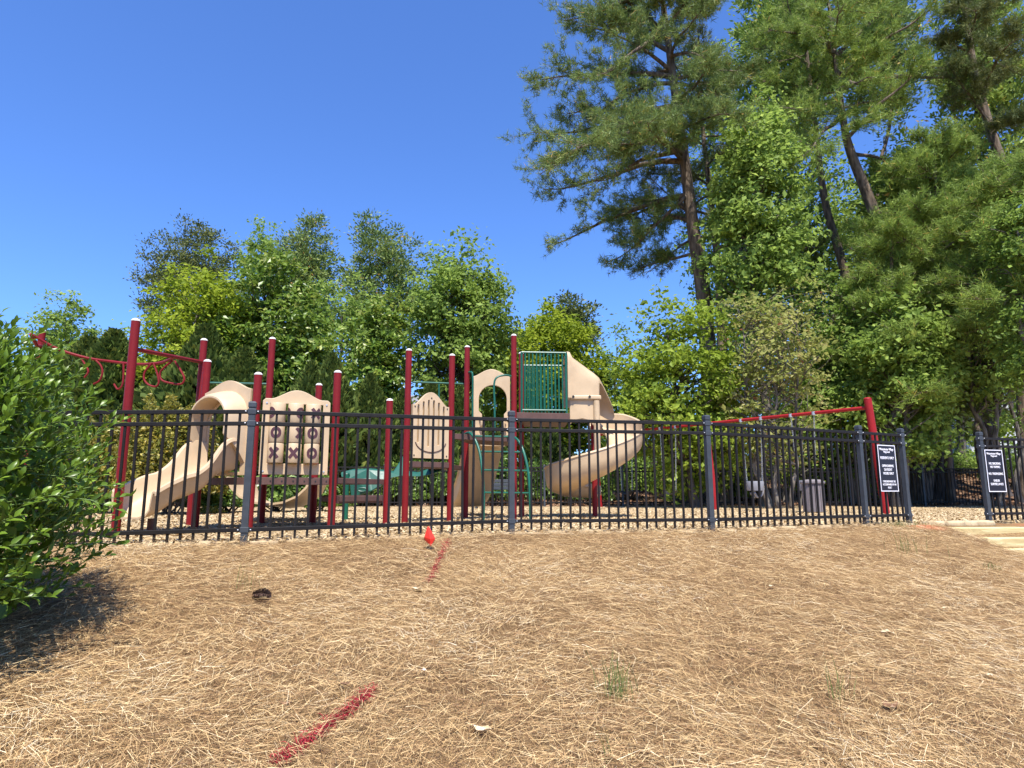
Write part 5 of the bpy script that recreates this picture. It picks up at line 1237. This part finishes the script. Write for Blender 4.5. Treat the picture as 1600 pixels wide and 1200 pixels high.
shrub('golden variegated shrub behind the wave slide', 268, 13.2, 82, 612, 'golden', .09, 15000, 1, 1.0)
shrub('golden variegated shrub hidden partly by the leafy bush', 165, 13.8, 60, 640, 'golden', .09, 8000, 2, .8)
shrub('dark laurel shrub hidden behind the leafy bush', 60, 15, 90, 600, 'laurel', .13, 6000, 5, .9)
lau = [(355, 14.5, 60, 735, 'dark laurel shrub under the wave slide'), (432, 15, 52, 728, 'dark laurel shrub under the tic-tac-toe deck'), (500, 15.5, 50, 740, 'dark laurel shrub left of the low step'), (560, 21.8, 60, 706, 'bright laurel shrub behind the green leaf bridge'), (632, 21.9, 55, 716, 'laurel shrub behind the slotted panel'), (705, 22, 55, 712, 'laurel shrub behind the tallest red posts'), (775, 22.1, 52, 708, 'laurel shrub behind the green ladder'), (840, 22.3, 50, 716, 'laurel shrub left of the spiral slide'), (905, 22.5, 50, 730, 'laurel shrub behind the spiral slide foot')]
for i, (px_, Y_, hw_, py_, lb_) in enumerate(lau): shrub(lb_, px_, Y_, hw_, py_, 'laurel', .15 if Y_ < 20 else .17, 4300, 10+i)
shrub('small yellow shrub below the wave slide', 333, 13.6, 22, 790, 'golden', .06, 2200, 30, .3)
for i, (px_, Y_, hw_, py_, mt, lb_) in enumerate(((985, 24, 45, 690, 'mid', 'green undergrowth right of the spiral slide'), (1075, 24, 50, 700, 'lime', 'lime undergrowth behind the middle fence post'), (1150, 23.5, 30, 735, 'lime', 'small lime shrub right of the middle fence post'), (1300, 24, 30, 745, 'lime', 'small lime shrub behind the litter bin'), (1510, 30, 60, 700, 'fresh', 'green undergrowth beyond the gate opening'), (1585, 27, 45, 690, 'fresh', 'green undergrowth at the right picture edge'))):
    shrub(lb_, px_, Y_, hw_, py_, mt, .13, 3200, 50+i, group='undergrowth on the wooded bank')

# ------------------------------------------------------------------ houses glimpsed through the trees
def house(label, x, Y, w, d, hwall, hroof):
    g = gz(x, Y); root = thing('house', (x, Y, g), label, 'house', 'houses beyond the trees'); z0 = g-.5
    add('wall', box((x, Y+d/2, z0+hwall/2), (w, d, hwall)), M['siding'], root)
    rf = [(x-w/2-.4, Y-.4, z0+hwall), (x+w/2+.4, Y-.4, z0+hwall), (x+w/2+.4, Y+d+.4, z0+hwall), (x-w/2-.4, Y+d+.4, z0+hwall), (x-w/2-.4, Y+d/2, z0+hwall+hroof), (x+w/2+.4, Y+d/2, z0+hwall+hroof)]
    add('roof', (rf, [(0, 1, 5, 4), (2, 3, 4, 5), (0, 4, 3), (1, 2, 5), (3, 2, 1, 0)]), M['shingle'], root)
    for k in (-.3, 0, .3):
        wd = add('window', box((x+w*k, Y-.03, z0+hwall*.62), (1.2, .1, 1.5)), M['white'], root); add('pane', box((x+w*k, Y-.085, z0+hwall*.62), (1.0, .02, 1.3)), M['glass'], wd)
house('pale house with grey roof glimpsed behind the left evergreens', -14, 52, 13, 9, 5.0, 3.2)
house('pale house glimpsed through the trees at the right edge', 37, 46, 10, 9, 6.0, 3.4)
